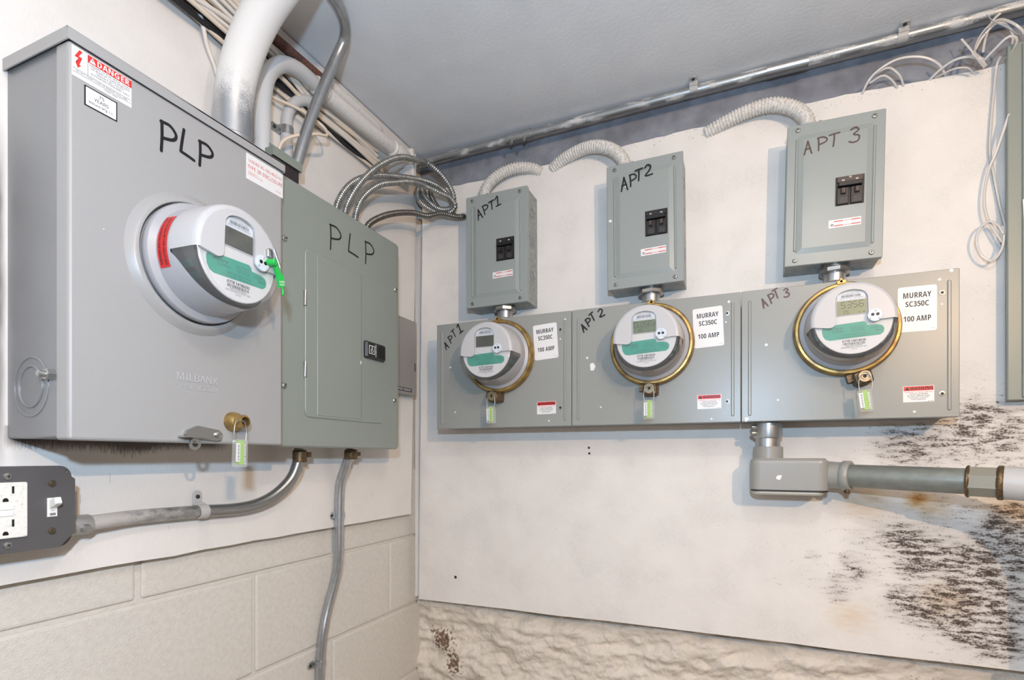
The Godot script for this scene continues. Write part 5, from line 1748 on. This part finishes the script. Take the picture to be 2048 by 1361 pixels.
func strapping() -> void:
	var g := "clear plastic straps above the right board"
	var list := [
		["coil of clear plastic strapping wound round itself above the right cabinet", [[1.263, 0.746, 0.022], [1.247, 0.758, 0.030], [1.250, 0.777, 0.04], [1.263, 0.792, 0.045], [1.280, 0.801, 0.04], [1.299, 0.798, 0.03], [1.315, 0.785, 0.025], [1.318, 0.770, 0.03], [1.305, 0.766, 0.04], [1.286, 0.778, 0.05], [1.268, 0.794, 0.05], [1.259, 0.813, 0.045]]],
		["inner loop of clear strapping inside the coil by the right cabinet", [[1.259, 0.740, 0.02], [1.271, 0.749, 0.035], [1.288, 0.760, 0.05], [1.303, 0.755, 0.045], [1.301, 0.743, 0.03], [1.293, 0.739, 0.02]]],
		["outer loop of clear strapping rising behind the coil by the right cabinet", [[1.248, 0.762, 0.012], [1.261, 0.789, 0.02], [1.282, 0.806, 0.025], [1.300, 0.796, 0.02], [1.307, 0.773, 0.018], [1.302, 0.750, 0.012]]],
		["upright clear strap tail reaching up to the ceiling conduit beside the coil", [[1.262, 0.760, 0.02], [1.268, 0.790, 0.015], [1.276, 0.814, 0.02], [1.288, 0.826, 0.02]]],
		["stiff cut end of clear strapping pointing up to the left of the coil", [[1.222, 0.780, 0.045], [1.235, 0.761, 0.042], [1.248, 0.743, 0.036], [1.264, 0.731, 0.02]]],
		["long arched clear strap over the board's top edge, left of the coil", [[1.069, 0.738, -0.004], [1.086, 0.766, 0.016], [1.124, 0.784, 0.022], [1.165, 0.780, 0.02], [1.196, 0.763, 0.012], [1.214, 0.740, -0.004]]],
		["short clear strap branching inside the long arched strap", [[1.087, 0.769, 0.014], [1.113, 0.775, 0.018], [1.133, 0.759, 0.012], [1.143, 0.741, 0.0]]],
		["lowest short clear strap under the long arched strap", [[1.083, 0.757, 0.01], [1.104, 0.762, 0.018], [1.121, 0.753, 0.01], [1.133, 0.740, 0.0]]],
		["low clear strap running flat into the coil, upper one of two", [[1.185, 0.742, 0.0], [1.198, 0.751, 0.01], [1.218, 0.757, 0.022], [1.239, 0.752, 0.03], [1.256, 0.741, 0.03], [1.267, 0.733, 0.02]]],
		["low clear strap running flat into the coil, lower one of two", [[1.194, 0.744, 0.0], [1.207, 0.743, 0.012], [1.221, 0.742, 0.02], [1.239, 0.738, 0.02], [1.250, 0.731, 0.012]]],
		["long clear strap hanging straight down the board left of the right cabinet", [[1.288, 0.745, 0.02], [1.286, 0.735, 0.010], [1.283, 0.689, 0.006], [1.279, 0.634, 0.006], [1.277, 0.578, 0.006], [1.283, 0.530, 0.007], [1.290, 0.481, 0.008], [1.297, 0.424, 0.016], [1.299, 0.386, 0.016]]],
		["second hanging clear strap crossing the long one beside the right cabinet", [[1.297, 0.630, 0.03], [1.283, 0.572, 0.02], [1.272, 0.537, 0.015], [1.266, 0.491, 0.014], [1.269, 0.454, 0.016], [1.280, 0.422, 0.018], [1.294, 0.393, 0.02]]],
		["round loop at the bottom of the hanging straps beside the right cabinet", [[1.291, 0.413, 0.024], [1.283, 0.432, 0.022], [1.269, 0.441, 0.02], [1.255, 0.426, 0.02], [1.252, 0.400, 0.022], [1.261, 0.375, 0.022], [1.276, 0.366, 0.022], [1.289, 0.385, 0.022], [1.293, 0.412, 0.022]]],
	]
	for e in list:
		var a: Array = e[1][-1]
		var base := Vector3(a[0], a[1], a[2])
		var st := S()
		ribbon(st, e[1], base, 0.0046)
		solo("plastic_strap", e[0], "strap", st, M.strap, Transform3D(Basis(), base + Vector3(0, Y0, 0)), g)

func lpath(pts: Array, o: Vector3) -> Array:   # (s, y, x) on the left wall, from o
	var p := []
	for q in pts:
		p.append(Vector3(q[0], q[1], q[2]) - o)
	return p

func overhead() -> void:
	# large conduit out of the cabinet's top, bending out over the room
	var t := thing("large_conduit", "wide galvanised conduit, painted white higher up, rising from the PLP meter cabinet", "conduit", LW(-0.655, 0.493, 0.065))
	var p := []
	p.append(Vector3(0, 0.004, 0)); p.append(Vector3(0, 0.03, 0)); p.append(Vector3(0, 0.067, 0))
	for k in 6:
		var a := deg_to_rad(9.2 * (k + 1))
		p.append(Vector3(0, 0.067 + 0.22 * sin(a), 0.22 * (1 - cos(a))))
	p.append(Vector3(0, 0.305, 0.177)); p.append(Vector3(0, 0.378, 0.281))
	var st := S()
	tube(st, smooth_path(p, 0.01), 0.030, 40)
	part("tube", st, M.spray_big, t)
	var up := Transform3D(Basis(Vector3.RIGHT, -PI / 2), Vector3.ZERO)
	st = S()
	lathe(st, [Vector2(0.034, 0.001), Vector2(0.034, 0.004), Vector2(0.0325, 0.006), Vector2(0.0325, 0.034), Vector2(0.0305, 0.036)], 40, 0, TAU, up)
	part("hub", st, M.galv, t)
	for y in [0.016, 0.029]:
		st = S()
		lathe(st, [Vector2(0.0062, 0.0), Vector2(0.0062, 0.007), Vector2(0.005, 0.008), Vector2(0, 0.008)], 6, 0, TAU, Transform3D(Basis(Vector3.UP, 0.9), Vector3(0.031, y, 0.014)))
		lathe(st, [Vector2(0.0034, 0.008), Vector2(0.0034, 0.016), Vector2(0, 0.017)], 10, 0, TAU, Transform3D(Basis(Vector3.UP, 0.9), Vector3(0.031, y, 0.014)))
		part("clamp_bolt", st, M.screw, t)
	# medium conduit, up and over along the wall
	var o := Vector3(-0.576, 0.495, 0.045)
	t = thing("bent_conduit", "speckled white conduit bending in a hook toward the corner, right of the wide conduit", "conduit", LW(o.x, o.y, o.z))
	st = S()
	tube(st, smooth_path(lpath([[-0.576, 0.497, 0.045], [-0.576, 0.60, 0.045], [-0.574, 0.655, 0.045], [-0.562, 0.703, 0.045], [-0.533, 0.740, 0.045], [-0.495, 0.757, 0.045], [-0.452, 0.759, 0.045], [-0.425, 0.759, 0.045]], o), 0.008), 0.0145, 24)
	part("tube", st, M.spray_mid, t)
	# white pipe carried on from it
	o = Vector3(-0.43, 0.759, 0.045)
	t = thing("white_pipe", "white painted pipe under the ceiling, carrying the hooked conduit on to the corner", "pipe", LW(o.x, o.y, o.z))
	st = S()
	tube(st, smooth_path(lpath([[-0.436, 0.759, 0.045], [-0.33, 0.761, 0.045], [-0.25, 0.764, 0.045], [-0.165, 0.770, 0.045]], o), 0.02), 0.0155, 24)
	part("tube", st, M.white_pipe, t)
	st = S()
	tube(st, PackedVector3Array([Vector3(-0.016, 0, 0), Vector3(-0.014, 0, 0), Vector3(0.016, 0, 0), Vector3(0.018, 0, 0)]), 0.018, 24, PackedFloat32Array([0.0160, 0.0180, 0.0180, 0.0160]))
	part("collar", st, M.white_pipe, t)
	st = S()
	tube(st, PackedVector3Array([Vector3(0.246, 0.0095, 0), Vector3(0.248, 0.0095, 0), Vector3(0.254, 0.0098, 0), Vector3(0.256, 0.01, 0)]), 0.018, 24, PackedFloat32Array([0.0156, 0.0176, 0.0176, 0.0156]))
	part("ring", st, M.white_plastic, t)
	# paint-clogged box fitting at its end
	t = thing("corner_fitting", "lumpy paint-clogged pipe fitting at the corner end of the white pipe", "pipe fitting", LW(-0.14, 0.757, 0.045))
	st = S()
	tube(st, PackedVector3Array([Vector3(-0.030, 0.010, 0), Vector3(-0.022, 0.011, 0), Vector3(0.012, 0.013, 0), Vector3(0.018, 0.013, 0)]), 0.02, 14, PackedFloat32Array([0.0165, 0.0195, 0.0205, 0.015]))
	tube(st, PackedVector3Array([Vector3(-0.040, -0.030, -0.018), Vector3(-0.03, -0.022, -0.012), Vector3(-0.008, 0.0, 0.0), Vector3(0.004, 0.012, 0.0)]), 0.02, 14, PackedFloat32Array([0.0165, 0.0190, 0.0190, 0.015]))
	part("body", st, M.white_pipe, t)
	st = S()
	loft(st, 0.020, -0.002, 0.013, 0.070, 0.004, [[0.001, -0.020], [0.0, -0.018], [0.0, 0.020], [0.002, 0.024]])
	part("flange", st, M.white_pipe, t, Transform3D(Basis(Vector3.BACK, 0.12), Vector3.ZERO))
	# upper pipe: rusty, then painted
	o = Vector3(-0.62, 0.806, 0.032)
	t = thing("ceiling_pipe", "pipe tight under the ceiling above the white pipe, rust brown then painted white", "pipe", LW(o.x, o.y, o.z))
	st = S()
	tube(st, smooth_path(lpath([[-0.60, 0.793, 0.030], [-0.54, 0.793, 0.030], [-0.44, 0.794, 0.032], [-0.40, 0.795, 0.032]], o), 0.02), 0.0100, 16)
	part("rusty_length", st, M.rust_pipe, t)
	st = S()
	var pp := smooth_path(lpath([[-0.41, 0.795, 0.032], [-0.33, 0.797, 0.032], [-0.25, 0.799, 0.030], [-0.215, 0.799, 0.028], [-0.19, 0.795, 0.022]], o), 0.01)
	var rad := PackedFloat32Array()
	for i in pp.size():
		rad.append(0.0125 * (1.0 - 0.6 * smoothstep(0.85, 1.0, float(i) / (pp.size() - 1))))
	tube(st, pp, 0.0125, 18, rad)
	part("painted_length", st, M.white_pipe, t)
	# small conduit with a strap
	o = Vector3(-0.487, 0.50, 0.014)
	t = thing("bent_conduit", "thinner speckled white conduit against the wall, strapped, behind the dark junction box", "conduit", LW(o.x, o.y, 0.0))
	st = S()
	tube(st, smooth_path(lpath([[-0.487, 0.500, 0.0125], [-0.487, 0.60, 0.0125], [-0.487, 0.665, 0.0125], [-0.483, 0.690, 0.014], [-0.470, 0.714, 0.018], [-0.447, 0.731, 0.022], [-0.42, 0.736, 0.024]], Vector3(o.x, o.y, 0)), 0.008), 0.0110, 18)
	part("tube", st, M.spray_mid, t)
	strap_clip(t, Transform3D(Basis(Vector3.BACK, PI / 2), Vector3(0.0, 0.147, 0.0013)), 0.0112, 0.016, M.galv, 0.018)
	# dark junction box with an open grey-green lid
	t = thing("junction_box", "dark open-fronted junction box with a grey-green lid, between cabinet and panel", "junction box", LW(-0.548, 0.47, 0.0))
	st = S()
	loft(st, 0, 0.0, 0.060, 0.150, 0.001, [[0.0, 0.0265], [0.0, 0.0735], [0.0006, 0.0742]])
	part("body", st, M.dark_box, t)
	st = S()
	box(st, Vector3(0, 0.0835, 0.0510), Vector3(0.067, 0.0016, 0.0520))
	box(st, Vector3(0.001, 0.0765, 0.0772), Vector3(0.068, 0.0155, 0.0014))
	for s in [-1, 1]:
		box(st, Vector3(s * 0.0335, 0.0765, 0.0515), Vector3(0.0014, 0.0155, 0.0510))
	box(st, Vector3(0.004, 0.0900, 0.0600), Vector3(0.060, 0.0150, 0.0014))
	part("lid", st, M.lid, t)
	# steel tube leaning out and away along the ceiling
	o = Vector3(-0.507, 0.554, 0.055)
	t = thing("thin_steel_tube", "shiny thin steel tube leaning up from the junction box and bending along the ceiling", "conduit", LW(o.x, o.y, o.z))
	st = S()
	tube(st, smooth_path(lpath([[-0.507, 0.556, 0.055], [-0.490, 0.628, 0.063], [-0.466, 0.710, 0.074], [-0.444, 0.783, 0.089], [-0.437, 0.812, 0.098], [-0.437, 0.833, 0.112], [-0.452, 0.843, 0.128], [-0.485, 0.845, 0.146], [-0.53, 0.845, 0.156], [-0.62, 0.845, 0.160], [-1.2, 0.845, 0.160], [-3.15, 0.845, 0.160]], o), 0.01), 0.0105, 18)
	part("tube", st, M.galv, t)
	# thin cream wire
	o = Vector3(-0.545, 0.556, 0.045)
	st = S()
	tube(st, smooth_path(lpath([[-0.545, 0.690, 0.010], [-0.520, 0.692, 0.016], [-0.470, 0.693, 0.034], [-0.425, 0.683, 0.048], [-0.430, 0.659, 0.062], [-0.466, 0.641, 0.066], [-0.508, 0.617, 0.056], [-0.532, 0.594, 0.047], [-0.545, 0.556, 0.045]], o), 0.006), 0.0032, 8)
	solo("cream_wire", "thin cream wire looping down past the steel tube into the junction box", "wire", st, M.cable_cream, LW(o.x, o.y, o.z))
	# loose cable behind the wide conduit
	o = Vector3(-0.682, 0.80, 0.012)
	st = S()
	tube(st, smooth_path(lpath([[-0.70, 0.80, 0.02], [-0.688, 0.762, 0.02], [-0.679, 0.738, 0.018], [-0.668, 0.716, 0.014], [-0.657, 0.698, 0.008], [-0.642, 0.676, 0.006], [-0.634, 0.655, 0.006]], o), 0.008), 0.0036, 8)
	solo("cable", "loose white cable drooping out of the bundle to the left of the wide conduit", "cable", st, M.cable_white, LW(o.x, o.y, o.z))
	# the bundle along the top of the left board
	rng.seed = 91
	for k in 22:
		var black := k in [1, 4, 8, 11, 15]
		var f := k / 21.0
		var y := 0.722 + 0.070 * f
		var x := 0.007 + 0.016 * rng.randf() + (0.010 if k % 2 else 0.0)
		if black:
			x = 0.012 + 0.01 * rng.randf()
		var pts := []
		for i in 11:
			var s := -1.25 + 0.104 * i
			var squeeze := smoothstep(-0.62, -0.40, s)
			var yy := lerpf(y, 0.712 + 0.036 * f, squeeze) + rng.randf_range(-0.007, 0.007)
			pts.append([s, yy, maxf(0.0045, x + rng.randf_range(-0.004, 0.004)) * (1.0 - 0.35 * squeeze)])
		if k in [3, 8]:
			pts.append([-0.165, 0.712, 0.012]); pts.append([-0.150, 0.722, 0.018]); pts.append([-0.165, 0.738, 0.016])
		o = Vector3(pts[0][0], pts[0][1], pts[0][2])
		st = S()
		tube(st, smooth_path(lpath(pts, o), 0.012), 0.0040 if not black else 0.0044, 8)
		if black:
			solo("cable", "black cable in the bundle along the top of the left board", "cable", st, M.cable_black, LW(o.x, o.y, o.z), "black cables in the ceiling bundle")
		else:
			solo("cable", "white cable in the bundle along the top of the left board", "cable", st, M.cable_white if k % 3 else M.cable_cream, LW(o.x, o.y, o.z), "white cables in the ceiling bundle")
	armored()
	# conduit along the ceiling's edge over the right board
	t = thing("ceiling_conduit", "long paint-smeared steel conduit strapped along the ceiling edge above the right board", "conduit", RW(0.02, 0.835, -0.004))
	st = S()
	tube(st, smooth_path([Vector3(-0.02, -0.003, 0.0), Vector3(0.29, 0.0, 0.0), Vector3(0.72, 0.006, 0.0), Vector3(1.12, 0.0085, 0.0), Vector3(1.7, 0.0085, 0.0), Vector3(3.15, 0.0085, 0.0)], 0.02), 0.0105, 18)
	part("tube", st, M.spray_ceiling, t)
	for x in [0.724, 1.121]:
		strap_clip(t, Transform3D(Basis(Vector3(1, 0, 0), Vector3(0, 0, 1), Vector3(0, -1, 0)), Vector3(x, 0.0205, 0.0)), 0.0112, 0.018, M.fitting_light, 0.016)
	st = S()
	tube(st, straight(Vector3(0.255, 0, 0), Vector3(0.325, 0.001, 0)), 0.0128, 20)
	var cp := part("coupling", st, M.galv, t)
	st = S()
	for x in [0.272, 0.308]:
		lathe(st, [Vector2(0.0032, 0.010), Vector2(0.0032, 0.018), Vector2(0.0045, 0.019), Vector2(0.0045, 0.023), Vector2(0, 0.024)], 10, 0, TAU, Transform3D(Basis(Vector3.RIGHT, PI / 2 - 0.5), Vector3(x, 0, 0)))
	part("set_screw", st, M.screw, cp)
	st = S()
	tube(st, straight(Vector3(0.875, 0.0072, 0), Vector3(0.955, 0.0078, 0)), 0.0126, 20)
	part("coupling", st, M.galv, t)

func armored() -> void:
	# (s, y, x) along the left wall; s beyond 0 lies past the corner, so points there are given as world x, y, z
	var cables := [
		["leftmost armoured cable arching from the top of the PLP breaker panel to the corner", [[-0.392, 0.506, 0.050], [-0.382, 0.545, 0.050], [-0.352, 0.592, 0.052], [-0.312, 0.628, 0.056], [-0.255, 0.661, 0.060], [-0.200, 0.684, 0.066], [-0.140, 0.706, 0.074]], [[0.085, 0.722, 0.085], [0.105, 0.718, 0.050], [0.128, 0.690, 0.040], [0.128, 0.655, 0.022], [0.085, 0.668, 0.014], [0.050, 0.705, 0.014], [0.036, 0.752, 0.006], [0.030, 0.764, -0.030]], false],
		["topmost armoured cable, second from left out of the PLP breaker panel, arching highest", [[-0.366, 0.506, 0.052], [-0.360, 0.545, 0.054], [-0.334, 0.598, 0.062], [-0.292, 0.652, 0.070], [-0.240, 0.700, 0.078], [-0.190, 0.732, 0.084], [-0.130, 0.752, 0.090]], [[0.085, 0.772, 0.080], [0.112, 0.748, 0.066], [0.136, 0.714, 0.055], [0.144, 0.682, 0.045], [0.122, 0.668, 0.028], [0.080, 0.678, 0.026], [0.040, 0.718, 0.026], [0.022, 0.758, 0.010], [0.014, 0.768, -0.030]], false],
		["middle armoured cable with a reddish smear, third from left out of the PLP breaker panel", [[-0.325, 0.506, 0.048], [-0.322, 0.545, 0.048], [-0.302, 0.590, 0.052], [-0.258, 0.636, 0.062], [-0.200, 0.668, 0.072], [-0.150, 0.690, 0.082]], [[0.088, 0.706, 0.085], [0.115, 0.694, 0.066], [0.138, 0.682, 0.052], [0.146, 0.664, 0.042], [0.120, 0.654, 0.034], [0.078, 0.664, 0.038], [0.034, 0.700, 0.040], [0.020, 0.745, 0.024], [0.018, 0.782, -0.026]], false],
		["lowest dark armoured cable, rightmost out of the PLP breaker panel, sagging past the corner", [[-0.292, 0.506, 0.048], [-0.276, 0.540, 0.048], [-0.232, 0.575, 0.052], [-0.180, 0.604, 0.058], [-0.120, 0.628, 0.066]], [[0.080, 0.638, 0.072], [0.108, 0.648, 0.050], [0.145, 0.640, 0.034], [0.163, 0.641, 0.026], [0.140, 0.648, 0.014], [0.090, 0.672, 0.012], [0.056, 0.716, 0.012], [0.048, 0.752, 0.002], [0.046, 0.760, -0.034]], true],
	]
	for c in cables:
		var base := Vector3(c[1][0][2], c[1][0][1], -c[1][0][0])
		var p := []
		for q in c[1]:
			p.append(Vector3(q[2], q[1], -q[0]) - base)
		for q in c[2]:
			p.append(Vector3(q[0], q[1], q[2]) - base)
		var st := S()
		ridged(st, p, 0.0075, 0.0062, 0.0027, 14)
		solo("armored_cable", c[0], "armoured cable", st, M.armor_dark if c[3] else M.armor, Transform3D(Basis(), base + Vector3(0, Y0, 0)), "armoured cables from the PLP breaker panel")
